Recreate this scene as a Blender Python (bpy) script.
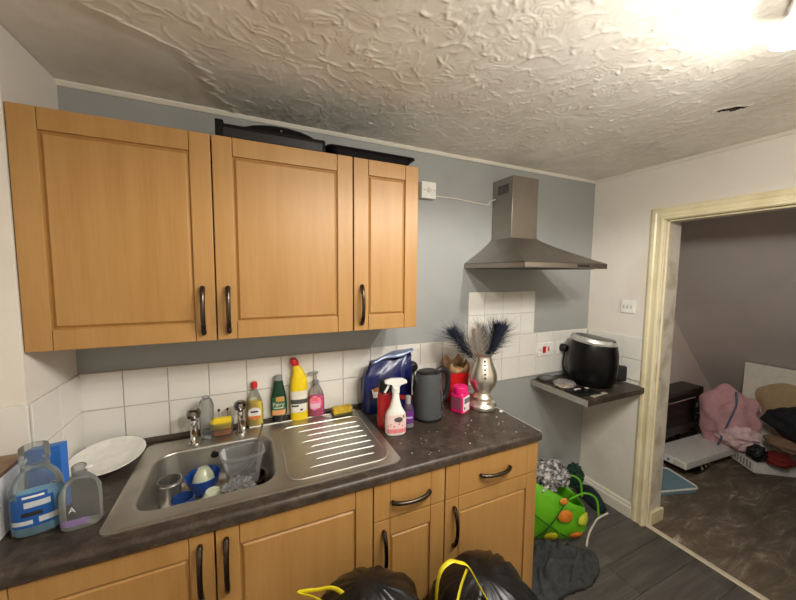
import bpy, bmesh, math, random
import numpy as np
from mathutils import Vector, Matrix, noise
random.seed(7)
for o in list(bpy.data.objects): bpy.data.objects.remove(o)
SC = bpy.context.scene
COL = SC.collection
PI = math.pi
# ------------------------------------------------------------------ camera, world, exposure
cam = bpy.data.cameras.new('camera'); camo = bpy.data.objects.new('camera', cam); COL.objects.link(camo)
cam.sensor_width = 36; cam.sensor_fit = 'HORIZONTAL'; cam.lens = 329.04 / 796 * 36; cam.clip_start = .02
_r = Vector((.909722, -.415125, .008767)); _u = Vector((.025436, .076790, .996723)); _f = Vector((.414437, .906518, -.080416))
_m = Matrix((( _r.x, _u.x, -_f.x, .60947), (_r.y, _u.y, -_f.y, -1.65049), (_r.z, _u.z, -_f.z, 1.64554), (0, 0, 0, 1)))
camo.matrix_world = _m
SC.camera = camo
w = bpy.data.worlds.new('world'); SC.world = w; w.use_nodes = True
w.node_tree.nodes['Background'].inputs[0].default_value = (.55, .6, .7, 1)
w.node_tree.nodes['Background'].inputs[1].default_value = .02
SC.view_settings.view_transform = 'Standard'; SC.view_settings.look = 'None'
SC.view_settings.gamma = 1; SC.view_settings.use_curve_mapping = False
SC.view_settings.exposure = 0.14
LAMP_W = 31.0
LAMP_COL = (1.0, .975, .90)

# ------------------------------------------------------------------ helpers
def L(h, g=None, b=None):
    if g is None: h, g, b = h
    f = lambda c: (c / 255 / 12.92) if c / 255 <= .04045 else ((c / 255 + .055) / 1.055) ** 2.4
    return (f(h), f(g), f(b), 1)
class NT:
    def __init__(s, name):
        s.m = bpy.data.materials.new(name); s.m.use_nodes = True; s.t = s.m.node_tree
        s.b = s.t.nodes['Principled BSDF']; s.out = s.t.nodes['Material Output']
    def n(s, typ, **kw):
        x = s.t.nodes.new(typ)
        for k, v in kw.items():
            if k in ('operation', 'blend_type', 'data_type', 'noise_dimensions', 'feature', 'distance', 'wave_type', 'bands_direction', 'noise_type'): setattr(x, k, v)
        return x
    def l(s, a, b): s.t.links.new(a, b)
    def coords(s, scale=(1, 1, 1), rot=(0, 0, 0), rand=False):
        c = s.n('ShaderNodeTexCoord'); mp = s.n('ShaderNodeMapping')
        s.l(c.outputs['Object'], mp.inputs[0]); mp.inputs['Scale'].default_value = scale; mp.inputs['Rotation'].default_value = rot
        if rand:
            oi = s.n('ShaderNodeObjectInfo'); mu = s.n('ShaderNodeMath', operation='MULTIPLY'); mu.inputs[1].default_value = 37.0
            s.l(oi.outputs['Random'], mu.inputs[0]); cb = s.n('ShaderNodeCombineXYZ')
            for i in range(3): s.l(mu.outputs[0], cb.inputs[i])
            s.l(cb.outputs[0], mp.inputs['Location'])
        return mp.outputs[0]
    def noise(s, vec, scale, detail=4, rough=.55, dist=0):
        x = s.n('ShaderNodeTexNoise'); x.inputs['Scale'].default_value = scale; x.inputs['Detail'].default_value = detail
        x.inputs['Roughness'].default_value = rough; x.inputs['Distortion'].default_value = dist
        s.l(vec, x.inputs['Vector']); return x.outputs['Fac']
    def ramp(s, fac, stops):
        x = s.n('ShaderNodeValToRGB'); e = x.color_ramp.elements
        while len(e) < len(stops): e.new(.5)
        for i, (p, c) in enumerate(stops): e[i].position = p; e[i].color = c
        s.l(fac, x.inputs[0]); return x.outputs[0]
    def mix(s, fac, a, b, mode='MIX'):
        x = s.n('ShaderNodeMix', data_type='RGBA', blend_type=mode)
        if isinstance(fac, (int, float)): x.inputs[0].default_value = fac
        else: s.l(fac, x.inputs[0])
        for i, v in ((6, a), (7, b)):
            if isinstance(v, tuple): x.inputs[i].default_value = v
            else: s.l(v, x.inputs[i])
        return x.outputs[2]
    def bump(s, h, strength=.3, dist=.002):
        x = s.n('ShaderNodeBump'); x.inputs['Strength'].default_value = strength; x.inputs['Distance'].default_value = dist
        s.l(h, x.inputs['Height']); s.l(x.outputs[0], s.b.inputs['Normal'])
def flat(name, c, rough=.5, metal=0, var=.06, scale=30, bump=0, coat=0, rr=0, sheen=0):
    k = NT(name); v = k.coords(); f = k.noise(v, scale, 5)
    c = L(c); lo = tuple(x * (1 - var * 1.6) for x in c[:3]) + (1,); hi = tuple(min(1, x * (1 + var)) for x in c[:3]) + (1,)
    k.l(k.ramp(f, [(.3, lo), (.7, hi)]), k.b.inputs['Base Color'])
    k.b.inputs['Roughness'].default_value = rough; k.b.inputs['Metallic'].default_value = metal
    if coat: k.b.inputs['Coat Weight'].default_value = coat
    if sheen: k.b.inputs['Sheen Weight'].default_value = sheen
    if rr:
        mr = k.n('ShaderNodeMapRange'); k.l(f, mr.inputs[0]); mr.inputs[3].default_value = rough - rr; mr.inputs[4].default_value = rough + rr
        k.l(mr.outputs[0], k.b.inputs['Roughness'])
    if bump: k.bump(k.noise(v, scale * 4, 6), bump, .002)
    return k.m
def clear(name, tint=(235, 238, 238), fac=.78, rough=.08):
    k = NT(name); tr = k.n('ShaderNodeBsdfTransparent'); tr.inputs[0].default_value = L(tint)
    mx = k.n('ShaderNodeMixShader'); fr = k.n('ShaderNodeFresnel'); fr.inputs[0].default_value = 1.45
    ad = k.n('ShaderNodeMath', operation='ADD'); ad.inputs[1].default_value = 1 - fac; ad.use_clamp = True; k.l(fr.outputs[0], ad.inputs[0])
    k.b.inputs['Base Color'].default_value = L(196, 198, 198); k.b.inputs['Roughness'].default_value = rough
    k.l(ad.outputs[0], mx.inputs[0]); k.l(tr.outputs[0], mx.inputs[1]); k.l(k.b.outputs[0], mx.inputs[2]); k.l(mx.outputs[0], k.out.inputs[0])
    return k.m
M = {}
def wood(name, base, dark, light, axis='z'):
    k = NT(name); sc = {'z': (9, 9, .55), 'x': (.55, 9, 9)}[axis]
    v = k.coords(sc, rand=True); g = k.noise(v, 2.2, 8, .62, .25)
    v2 = k.coords({'z': (160, 160, 7), 'x': (7, 160, 160)}[axis]); g2 = k.noise(v2, 1, 3)
    c = k.ramp(g, [(.25, L(dark)), (.5, L(base)), (.78, L(light))])
    c2 = k.ramp(g2, [(.35, (.88, .86, .83, 1)), (.55, (1, 1, 1, 1))])
    k.l(k.mix(.4, c, c2, 'MULTIPLY'), k.b.inputs['Base Color']); k.b.inputs['Roughness'].default_value = .44
    k.bump(g2, .05, .0006); return k.m
M['beech'] = wood('beech_foil', (174, 130, 74), (166, 121, 65), (182, 139, 84))
M['carcass'] = wood('beech_carcass', (176, 130, 76), (166, 120, 68), (184, 140, 86))
def paint(name, c, stain, amt=.35, rough=.6, sc=1.6):
    k = NT(name); v = k.coords(); big = k.noise(v, sc, 6, .6, .3); fine = k.noise(v, 70, 4)
    a = k.ramp(big, [(.32, L(stain)), (.52, L(c))]); k.l(k.mix(amt, L(c), a), k.b.inputs['Base Color'])
    k.b.inputs['Roughness'].default_value = rough; k.bump(fine, .12, .002); return k.m
M['greywall'] = paint('grey_blue_wall_paint', (156, 158, 156), (136, 138, 136), .5, .5)
M['white'] = paint('off_white_wall_paint', (226, 219, 209), (203, 193, 180), .6, .6)
M['pinkwall'] = paint('dusty_grey_paint', (214, 203, 197), (196, 185, 178), .5, .7)
M['gable'] = paint('pale_pink_paint', (250, 232, 222), (238, 218, 206), .5, .7)
M['cream'] = paint('cream_gloss_paint', (230, 218, 182), (206, 191, 150), .6, .35, 5)
M['lining'] = paint('scuffed_white_gloss', (222, 213, 198), (178, 164, 142), .8, .4, 7)
M['coving'] = paint('white_bead_paint', (228, 222, 208), (208, 200, 184), .4, .5)
M['tile'] = flat('white_glazed_tile', (226, 222, 215), .16, 0, .03, 3, coat=.3)
M['grout'] = flat('grey_grout', (204, 199, 190), .8, 0, .12, 40)
def artex():
    k = NT('artex_ceiling'); v = k.coords(); f = k.noise(v, 260, 3); st = k.noise(v, 5.5, 7, .65, .6); g = k.n('ShaderNodeAttribute'); g.attribute_name = 'grime'
    base = k.mix(.45, L(236, 230, 220), k.ramp(st, [(.38, L(208, 198, 183)), (.62, L(238, 232, 222))]))
    st2 = k.noise(v, 11, 7, .7, .8); mm = k.n('ShaderNodeMath', operation='MULTIPLY'); k.l(k.ramp(st2, [(.36, (0, 0, 0, 1)), (.62, (1, 1, 1, 1))]), mm.inputs[0]); k.l(g.outputs['Fac'], mm.inputs[1])
    k.l(k.mix(mm.outputs[0], base, L(112, 104, 96)), k.b.inputs['Base Color']); k.b.inputs['Roughness'].default_value = .42; k.bump(f, .18, .001); return k.m
M['artex'] = artex()
M['hole'] = flat('dark_void', (58, 44, 36), .9)
def worktop():
    k = NT('dark_mottled_laminate'); v = k.coords(); a = k.noise(v, 22, 8, .7, 1.0); b = k.noise(v, 85, 5, .7, .5)
    c1 = k.ramp(a, [(.32, L(40, 33, 29)), (.5, L(63, 53, 46)), (.68, L(87, 76, 67))]); c2 = k.ramp(b, [(.35, (.62, .6, .58, 1)), (.6, (1.15, 1.1, 1.05, 1))])
    k.l(k.mix(.8, c1, c2, 'MULTIPLY'), k.b.inputs['Base Color']); k.b.inputs['Roughness'].default_value = .4; k.bump(b, .05, .001); return k.m
M['worktop'] = worktop()
def plank():
    k = NT('grey_oak_laminate'); v = k.coords((.7, 9, 9), rand=True); g = k.noise(v, 3, 8, .65, .4); v2 = k.coords((5, 120, 120)); g2 = k.noise(v2, 1, 3)
    oi = k.n('ShaderNodeObjectInfo'); tone = k.ramp(oi.outputs['Random'], [(0, (.88, .88, .89, 1)), (1, (1.1, 1.09, 1.07, 1))])
    c = k.ramp(g, [(.25, L(66, 61, 58)), (.5, L(85, 80, 76)), (.75, L(104, 98, 92))])
    c = k.mix(1.0, c, tone, 'MULTIPLY'); c = k.mix(.5, c, k.ramp(g2, [(.35, (.7, .7, .7, 1)), (.6, (1, 1, 1, 1))]), 'MULTIPLY')
    k.l(c, k.b.inputs['Base Color']); k.b.inputs['Roughness'].default_value = .42; k.bump(g2, .1, .001); return k.m
M['plank'] = plank()
def carpet():
    k = NT('dirty_brown_carpet'); v = k.coords((1, 3.4, 1), (0, 0, .75)); a = k.noise(v, 3.5, 9, .72, .8); b = k.noise(k.coords(), 300, 3)
    k.l(k.ramp(a, [(.3, L(84, 72, 60)), (.52, L(112, 98, 83)), (.6, L(136, 122, 106)), (.7, L(196, 182, 166))]), k.b.inputs['Base Color'])
    k.b.inputs['Roughness'].default_value = .95; k.bump(b, .8, .006); return k.m
M['carpet'] = carpet()
def steel(name, c=(178, 172, 164), rough=.3, sx=(2, 2, 90)):
    k = NT(name); v = k.coords(sx); f = k.noise(v, 6, 4); s2 = k.noise(k.coords(), 9, 5)
    k.l(k.ramp(s2, [(.3, tuple(x * .86 for x in L(c)[:3]) + (1,)), (.7, L(c))]), k.b.inputs['Base Color'])
    k.b.inputs['Metallic'].default_value = 1
    mr = k.n('ShaderNodeMapRange'); k.l(f, mr.inputs[0]); mr.inputs[3].default_value = rough - .08; mr.inputs[4].default_value = rough + .1; k.l(mr.outputs[0], k.b.inputs['Roughness'])
    k.bump(f, .05, .0005); return k.m
M['hood'] = steel('brushed_hood_steel', (168, 160, 152), .36)
M['sink'] = steel('worn_sink_steel', (202, 198, 190), .4, (30, 3, 3))
M['chrome'] = steel('chrome', (215, 213, 210), .12, (3, 3, 3))
M['pewter'] = steel('pewter_handle', (86, 76, 68), .28, (3, 3, 3))
M['mercury'] = steel('mercury_glass_silver', (236, 230, 218), .34, (14, 14, 14))
M['black'] = flat('black_plastic', (22, 22, 23), .35, bump=.02)
M['gloss'] = flat('black_gloss_plastic', (12, 12, 13), .3)
M['gloss'].node_tree.nodes['Principled BSDF'].inputs['Specular IOR Level'].default_value = .22
M['matt'] = flat('matt_black_plastic', (9, 9, 10), .6); M['matt'].node_tree.nodes['Principled BSDF'].inputs['Specular IOR Level'].default_value = .2
M['bin'] = flat('black_polythene', (13, 13, 14), .34, var=.1, bump=.35, scale=14)
M['yellow'] = flat('yellow_tape', (226, 208, 38), .42)
M['whitep'] = flat('white_plastic', (232, 230, 224), .35)
M['cablew'] = flat('white_cable', (222, 216, 204), .45)
M['red'] = flat('red_plastic', (204, 34, 32), .35)
M['socketred'] = flat('red_rocker', (198, 30, 26), .3)
M['plate'] = flat('white_ceramic', (236, 233, 226), .12, coat=.4)
M['clear'] = clear('clear_plastic', (236, 238, 236), .93, .1)
M['frost'] = clear('frosted_plastic', (222, 222, 222), .8, .25)
M['film'] = clear('crinkled_film', (226, 220, 222), .8, .08)
M['kettle'] = flat('graphite_kettle', (72, 75, 78), .34, var=.05)
M['teablue'] = flat('blue_foil_pack', (18, 26, 84), .25, var=.3, scale=9)
M['teain'] = flat('pale_foil_inside', (130, 140, 170), .3, .4)
M['towel'] = flat('charcoal_fleece', (60, 62, 63), .95, var=.25, scale=40, bump=.5)
M['bulb'] = NT('lamp_glow').m
_b = M['bulb'].node_tree.nodes['Principled BSDF']; _b.inputs['Emission Color'].default_value = (1, .9, .75, 1); _b.inputs['Emission Strength'].default_value = 14
M['opal'] = flat('opal_lamp_glass', (240, 238, 232), .3)
_b = M['opal'].node_tree.nodes['Principled BSDF']; _b.inputs['Emission Color'].default_value = (1, .97, .9, 1); _b.inputs['Emission Strength'].default_value = 1.0
def C(name, c, rough=.45, **kw):
    key = '_' + name
    if key not in M: M[key] = flat(name, c, rough, **kw)
    return M[key]

# ---- mesh helpers
def new(): return bmesh.new()
def box(bm, x0, x1, y0, y1, z0, z1, bev=0, seg=1):
    r = bmesh.ops.create_cube(bm, size=1); vs = r['verts']
    for v in vs: v.co = Vector(((x0 + x1) / 2 + v.co.x * (x1 - x0), (y0 + y1) / 2 + v.co.y * (y1 - y0), (z0 + z1) / 2 + v.co.z * (z1 - z0)))
    if bev: bmesh.ops.bevel(bm, geom=list({e for v in vs for e in v.link_edges}), offset=bev, segments=seg, affect='EDGES', profile=.5)
    return bm
def rings(bm, rs, closed=True, cap0=True, cap1=True, mi=0):
    vr = [[bm.verts.new(p) for p in r] for r in rs]; n = len(vr[0])
    for a, b in zip(vr, vr[1:]):
        for i in range(n if closed else n - 1):
            j = (i + 1) % n; f = bm.faces.new((a[i], a[j], b[j], b[i])); f.material_index = mi
    if cap0: bm.faces.new(vr[0][::-1])
    if cap1: bm.faces.new(vr[-1])
    return vr
def sup(a, rx, ry, e):
    c, s = math.cos(a), math.sin(a); return (rx * math.copysign(abs(c) ** (2 / e), c), ry * math.copysign(abs(s) ** (2 / e), s))
def loft(bm, secs, seg=28, e=2, cap0=True, cap1=True):
    # secs: (z, rx, ry[, cx, cy])
    rs = []
    for s in secs:
        s = tuple(s) + (0, 0); ring = []
        for i in range(seg):
            x, y = sup(2 * PI * i / seg, s[1], s[2], e); ring.append((x + s[3], y + s[4], s[0]))
        rs.append(ring)
    return rings(bm, rs, True, cap0, cap1)
def lathe(bm, prof, seg=28, cap0=True, cap1=True): return loft(bm, [(z, max(r, 1e-4), max(r, 1e-4)) for r, z in prof], seg, 2, cap0, cap1)
def sec_at(secs, z):
    for a, b in zip(secs, secs[1:]):
        if a[0] <= z <= b[0] and b[0] > a[0]:
            t = (z - a[0]) / (b[0] - a[0]); a = tuple(a) + (0, 0); b = tuple(b) + (0, 0)
            return [a[i] + (b[i] - a[i]) * t for i in range(1, 5)]
    s = tuple(secs[-1]) + (0, 0); return list(s[1:5])
def patch(bm, secs, z0, z1, a0, a1, e=2, off=.0008, nz=6, na=12, oval=False):
    # a label that wraps a lofted body: angles in degrees, -90 = local front
    g = []
    for i in range(nz + 1):
        z = z0 + (z1 - z0) * i / nz; rx, ry, cx, cy = sec_at(secs, z); row = []
        sh = 1.0
        if oval: q = 2 * i / nz - 1; sh = math.sqrt(max(.02, 1 - q * q))
        for j in range(na + 1):
            m = (a0 + a1) / 2; a = math.radians(m + (a1 - a0) * (j / na - .5) * sh); x, y = sup(a, rx + off, ry + off, e)
            row.append(bm.verts.new((x + cx, y + cy, z)))
        g.append(row)
    for i in range(nz):
        for j in range(na): bm.faces.new((g[i][j], g[i][j + 1], g[i + 1][j + 1], g[i + 1][j]))
    return bm
def frames(pts, closed=False):
    pts = [Vector(p) for p in pts]; out = []; up = None
    for i, p in enumerate(pts):
        a = pts[i - 1] if i > 0 else p; b = pts[i + 1] if i < len(pts) - 1 else p
        t = (b - a).normalized()
        if up is None: up = Vector((0, 0, 1)) if abs(t.z) < .9 else Vector((0, 1, 0))
        s = t.cross(up).normalized(); up = s.cross(t).normalized(); out.append((p, s, up))
    return out
def spline(pts, n=8):
    pts = [Vector(p) for p in pts]; P = [pts[0] * 2 - pts[1]] + pts + [pts[-1] * 2 - pts[-2]]; out = []
    for i in range(1, len(P) - 2):
        for k in range(n):
            t = k / n; a, b, c, d = P[i - 1], P[i], P[i + 1], P[i + 2]
            out.append(.5 * ((2 * b) + (c - a) * t + (2 * a - 5 * b + 4 * c - d) * t * t + (3 * b - a - 3 * c + d) * t ** 3))
    out.append(pts[-1]); return out
def tube(bm, pts, r, seg=8, r2=None, cap=True):
    rs = []; n = len(pts); rr = r if isinstance(r, (list, tuple)) else [r] * n
    for (p, s, u), q in zip(frames(pts), rr):
        rs.append([p + s * (q * math.cos(2 * PI * i / seg)) + u * ((r2 if r2 else q) * math.sin(2 * PI * i / seg)) for i in range(seg)])
    rings(bm, rs, True, cap, cap); return bm
def prism(bm, pts, z0, z1, bev=0):
    rings(bm, [[(x, y, z0) for x, y in pts], [(x, y, z1) for x, y in pts]])
    return bm
def ball(bm, c, r, sub=3, jit=0, fr=8, seed=0):
    res = bmesh.ops.create_icosphere(bm, subdivisions=sub, radius=1); r = r if isinstance(r, (tuple, list)) else (r, r, r)
    for v in res['verts']:
        d = v.co.copy(); k = 1 + (jit * noise.noise(d * fr + Vector((seed * 3.1, seed * 1.7, seed))) if jit else 0)
        v.co = Vector((c[0] + d.x * r[0] * k, c[1] + d.y * r[1] * k, c[2] + d.z * r[2] * k))
    return bm
def obj(name, bm, mat, parent=None, loc=(0, 0, 0), rot=(0, 0, 0), smooth=40):
    me = bpy.data.meshes.new(name); bmesh.ops.recalc_face_normals(bm, faces=bm.faces)
    bm.to_mesh(me); bm.free()
    if smooth: me.shade_smooth(); me.set_sharp_from_angle(angle=math.radians(smooth))
    o = bpy.data.objects.new(name, me); COL.objects.link(o)
    for mm in (mat if isinstance(mat, (list, tuple)) else [mat]): me.materials.append(M[mm] if isinstance(mm, str) else mm)
    if smooth and len(me.polygons) < 400: wn = o.modifiers.new('weighted', 'WEIGHTED_NORMAL'); wn.keep_sharp = True
    o.parent = parent; o.location = loc; o.rotation_euler = rot; return o
def thing(name, label, cat, loc=(0, 0, 0), rz=0, group=None):
    o = bpy.data.objects.new(name, None); COL.objects.link(o); o.location = loc; o.rotation_euler = (0, 0, rz); o.empty_display_size = .05
    o['label'] = label; o['category'] = cat
    if group: o['group'] = group
    return o
def tag(o, label, cat, group=None):
    o['label'] = label; o['category'] = cat
    if group: o['group'] = group
    return o
def struct(o, label=None, cat=None):
    o['kind'] = 'structure'
    if label: o['label'] = label; o['category'] = cat
    return o
def share(src, parent, loc, rot=None, name=None):
    c = src.copy(); COL.objects.link(c); c.parent = parent; c.location = loc
    if rot is not None: c.rotation_euler = rot
    return c
def text(s, size, mat, parent, loc, rot, name='lettering', sx=1):
    cu = bpy.data.curves.new(name, 'FONT'); cu.body = s; cu.size = size; cu.align_x = 'CENTER'; cu.align_y = 'CENTER'; cu.extrude = .0003
    t = bpy.data.objects.new(name, cu); COL.objects.link(t); bpy.context.view_layer.update()
    me = bpy.data.meshes.new_from_object(t.evaluated_get(bpy.context.evaluated_depsgraph_get())); bpy.data.objects.remove(t); bpy.data.curves.remove(cu)
    o = bpy.data.objects.new(name, me); COL.objects.link(o); me.materials.clear(); me.materials.append(M[mat] if isinstance(mat, str) else mat)
    o.parent = parent; o.location = loc; o.rotation_euler = rot; o.scale = (sx, 1, 1); return o

# ================================================================== THE ROOM
XR = 2.947; ZC = 2.33; YF = -2.7; XL = -.45; NIB = -.322
wb = struct(obj('wall_back', box(new(), 0, XR, 0, .1, 0, ZC), 'greywall', smooth=0), 'grey blue painted wall behind the kitchen units', 'wall')
nib = struct(obj('wall_left', box(new(), XL - .1, 0, NIB, .1, 0, ZC), 'white', smooth=0), 'white projecting wall at the left end of the units', 'wall')
struct(obj('wall_side', box(new(), XL - .1, XL, YF, NIB, 0, ZC), 'white', smooth=0), 'white side wall at the far left of the kitchen', 'wall')
struct(obj('wall_front', box(new(), XL - .1, XR + .163, YF - .1, YF, 0, ZC), 'white', smooth=0), 'white wall of the kitchen facing the units', 'wall')
DY0, DY1, DZ = -.474, -1.25, 1.985; XW = 3.11
bm = new(); box(bm, XR, XW, DY0 + .012, .12, 0, ZC); box(bm, XR, XW, YF, DY1 - .012, 0, ZC); box(bm, XR, XW, DY1 - .012, DY0 + .012, DZ + .012, ZC)
wr = struct(obj('wall_right', bm, 'white', smooth=0), 'off white wall with the open doorway', 'wall')

# tiles: real pieces on a grout bed
def tiles(parent, us, zs, place, skip=None):
    cache = {}
    for i in range(len(us) - 1):
        for j in range(len(zs) - 1):
            if skip and skip(i, j): continue
            wd = us[i + 1] - us[i] - .003; ht = zs[j + 1] - zs[j] - .003; key = (round(wd, 3), round(ht, 3))
            cu = (us[i] + us[i + 1]) / 2; cz = (zs[j] + zs[j + 1]) / 2; loc, rot = place(cu, cz)
            if key in cache: t = share(cache[key], parent, loc, rot)
            else: t = cache[key] = obj('tile', box(new(), -wd / 2, wd / 2, -.0035, .0035, -ht / 2, ht / 2, .0015, 1), 'tile', parent, loc, rot, smooth=0)
            t.rotation_euler.x += random.uniform(-.004, .004); t.rotation_euler.z += random.uniform(-.004, .004)
Z0, Z1, Z2, Z3, Z4 = .948, 1.096, 1.246, 1.39, 1.535
us = [.006] + [.14 + .1515 * k for k in range(19)] + [XR - .012]
bm = new(); box(bm, .003, XR - .006, -.004, .001, Z0 - .002, Z2 - .001); box(bm, 1.836, 2.384, -.004, .001, Z2 - .001, Z4 - .001)
obj('grout_bed', bm, 'grout', wb, smooth=0)
tiles(wb, us, [Z0, Z1, Z2], lambda u, z: ((u, -.0065, z), (0, 0, 0)))
tiles(wb, [1.834, 1.958, 2.1095, 2.261, 2.386], [Z2, Z3, Z4], lambda u, z: ((u, -.0065, z), (0, 0, 0)))
obj('grout_bed', box(new(), -.001, .004, NIB + .003, -.006, Z0 - .002, Z2 - .001), 'grout', nib, smooth=0)
tiles(nib, [-.322, -.16, -.008], [Z0, Z1, Z2], lambda u, z: ((.0065, u, z), (0, 0, PI / 2)))
obj('grout_bed', box(new(), XL + .003, -.001, NIB - .004, NIB + .001, Z0 - .002, Z2 - .001), 'grout', nib, smooth=0)
tiles(nib, [XL + .01, -.302, -.151, .006], [Z0, Z1, Z2], lambda u, z: ((u, NIB - .0065, z), (0, 0, 0)))
obj('grout_bed', box(new(), XR - .004, XR + .001, -.388, -.004, Z0 - .002, 1.238), 'grout', wr, smooth=0)
tiles(wr, [-.390, -.268, -.14, -.012], [Z0, 1.09, 1.24], lambda u, z: ((XR - .0065, u, z), (0, 0, PI / 2)))

# ceiling with artex relief
def make_ceiling():
    dx = .0037
    xs = np.concatenate([np.arange(XL - .05, -.02, .06), np.arange(-.02, XR - .001, dx), [XR + .08]])
    ys = np.concatenate([np.arange(YF - .05, -1.32, .06), np.arange(-1.32, 0, dx), [.02, .08]])
    X, Y = np.meshgrid(xs, ys); H = np.zeros_like(X); rng = np.random.default_rng(5)
    def seg(cx, cy, R):
        i0, i1 = np.searchsorted(ys, cy - R), np.searchsorted(ys, cy + R); j0, j1 = np.searchsorted(xs, cx - R), np.searchsorted(xs, cx + R)
        return slice(i0, i1), slice(j0, j1)
    for k in range(3800):
        cx = rng.uniform(-.02, 2.95); cy = rng.uniform(-1.4, .03); R = rng.uniform(.03, .085); s = seg(cx, cy, R)
        x = X[s] - cx; y = Y[s] - cy
        if x.size < 16: continue
        th = rng.uniform(0, 2 * PI); r = np.hypot(x, y); a = np.abs((np.arctan2(y, x) - th + PI) % (2 * PI) - PI)
        lam = rng.uniform(.0105, .016); wv = np.clip((R - r) / .014, 0, 1) * np.clip((rng.uniform(.8, 1.5) - a) / .3, 0, 1) * np.clip((r - .006) / .012, 0, 1)
        rr = r + .006 * np.sin(a * 6 + k); rid = np.abs(np.sin(PI * rr / lam)) ** 1.6; amp = rng.uniform(.0002, .0020) * rng.uniform(.2, 1)
        H[s] = H[s] * (1 - wv) + wv * (amp * rid + rng.uniform(0, .0006)); 
        e = np.exp(-((r - R * .92) / .006) ** 2) * np.clip((1.1 - a) / .3, 0, 1); H[s] += .0014 * e * rng.uniform(0, 1)
    # rough dabs
    for k in range(1600):
        cx = rng.uniform(-.02, 2.95); cy = rng.uniform(-1.55, .03); R = rng.uniform(.006, .016); s = seg(cx, cy, R * 2.5); x = X[s] - cx; y = Y[s] - cy
        if x.size < 4: continue
        th = rng.uniform(0, PI); u = x * math.cos(th) + y * math.sin(th); v = -x * math.sin(th) + y * math.cos(th)
        H[s] += rng.uniform(.0008, .003) * np.exp(-(u / R) ** 2 - (v / (R * .35)) ** 2)
    # smooth filled patch on the left with a ragged ridge
    px = np.array([-1.5, -.62, -.487, -.471, -.425, -.354, -.269, -.136, -.018, .2]); pv = np.array([.30, .26, .226, .292, .37, .459, .493, .513, .579, .6])
    B = np.interp(Y, px, pv) + .012 * np.sin(Y * 60) + .008 * np.sin(Y * 143 + 1)
    d = X - B; sm = 1 / (1 + np.exp(-d / .008)); H = H * (.28 + .72 * sm) + .0042 * np.exp(-((d - .012) / .011) ** 2) - .004 * (1 - sm)
    H += .0025 * np.sin(X * 5 + 1) * np.sin(Y * 7)
    G = np.exp(-((X - .85) / .42) ** 2 - ((Y + .03) / .17) ** 2) * .85 + .25 * np.exp(-((X - 2.62) / .3) ** 2 - ((Y + .55) / .08) ** 2)
    Zc = ZC - .002 - np.clip(H, -.004, .012)
    # torn hole
    hx, hy = X - 2.425, Y + .94; ang = math.atan2(-.084, .062); u = hx * math.cos(ang) + hy * math.sin(ang); v = -hx * math.sin(ang) + hy * math.cos(ang)
    hw = .017 * np.clip(1 - (np.abs(u) / .056) ** 1.4, 0, 1) * (1 + .35 * np.sin(u * 110)); cv = v - .006 * np.sin(u * 55)
    hole = (np.abs(cv) < hw) & (np.abs(u) < .056); Zc = np.where(hole, ZC + .03, Zc - .004 * np.exp(-((np.abs(cv) - hw - .006) / .006) ** 2) * (np.abs(u) < .06))
    ny, nx = X.shape; co = np.stack([X, Y, Zc], -1).reshape(-1, 3).astype(np.float32)
    idx = np.arange(ny * nx).reshape(ny, nx); q = np.stack([idx[:-1, :-1], idx[1:, :-1], idx[1:, 1:], idx[:-1, 1:]], -1).reshape(-1, 4)
    me = bpy.data.meshes.new('ceiling'); me.vertices.add(len(co)); me.vertices.foreach_set('co', co.ravel())
    me.loops.add(q.size); me.loops.foreach_set('vertex_index', q.ravel().astype(np.int32)); me.polygons.add(len(q))
    me.polygons.foreach_set('loop_start', np.arange(0, q.size, 4, dtype=np.int32))
    hq = hole.reshape(-1)[q].any(axis=1); me.materials.append(M['artex']); me.materials.append(M['hole']); 
    me.polygons.foreach_set('material_index', hq.astype(np.int32)); me.update(calc_edges=True)
    at = me.attributes.new('grime', 'FLOAT', 'POINT'); at.data.foreach_set('value', G.reshape(-1).astype(np.float32))
    me.shade_smooth(); o = bpy.data.objects.new('ceiling', me); COL.objects.link(o); return o
ceil = struct(make_ceiling(), 'swirled textured plaster ceiling with a torn slit and a smooth repaired patch', 'ceiling')
struct(obj('ceiling_slab', box(new(), XL - .1, XR + .163, YF - .1, .12, ZC + .04, ZC + .1), 'white', smooth=0), 'solid slab above the textured ceiling', 'ceiling')
def bead(name, pts, w_=.012):
    return struct(obj(name, tube(new(), pts, w_, 8), 'coving'))
bm = new(); prof = [(0, 0), (-.016, 0), (-.016, -.006), (-.006, -.018), (0, -.018)]
rings(bm, [[(x, y, ZC + z) for y, z in prof] for x in (0, XR)]); struct(obj('trim_1', bm, 'coving', smooth=0), 'thin white bead along the top of the grey wall', 'trim')
bm = new(); rings(bm, [[(XR + y, yy, ZC + z) for y, z in prof] for yy in (0, YF)]); struct(obj('trim_2', bm, 'coving', smooth=0), 'thin white bead along the top of the doorway wall', 'trim')

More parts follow.
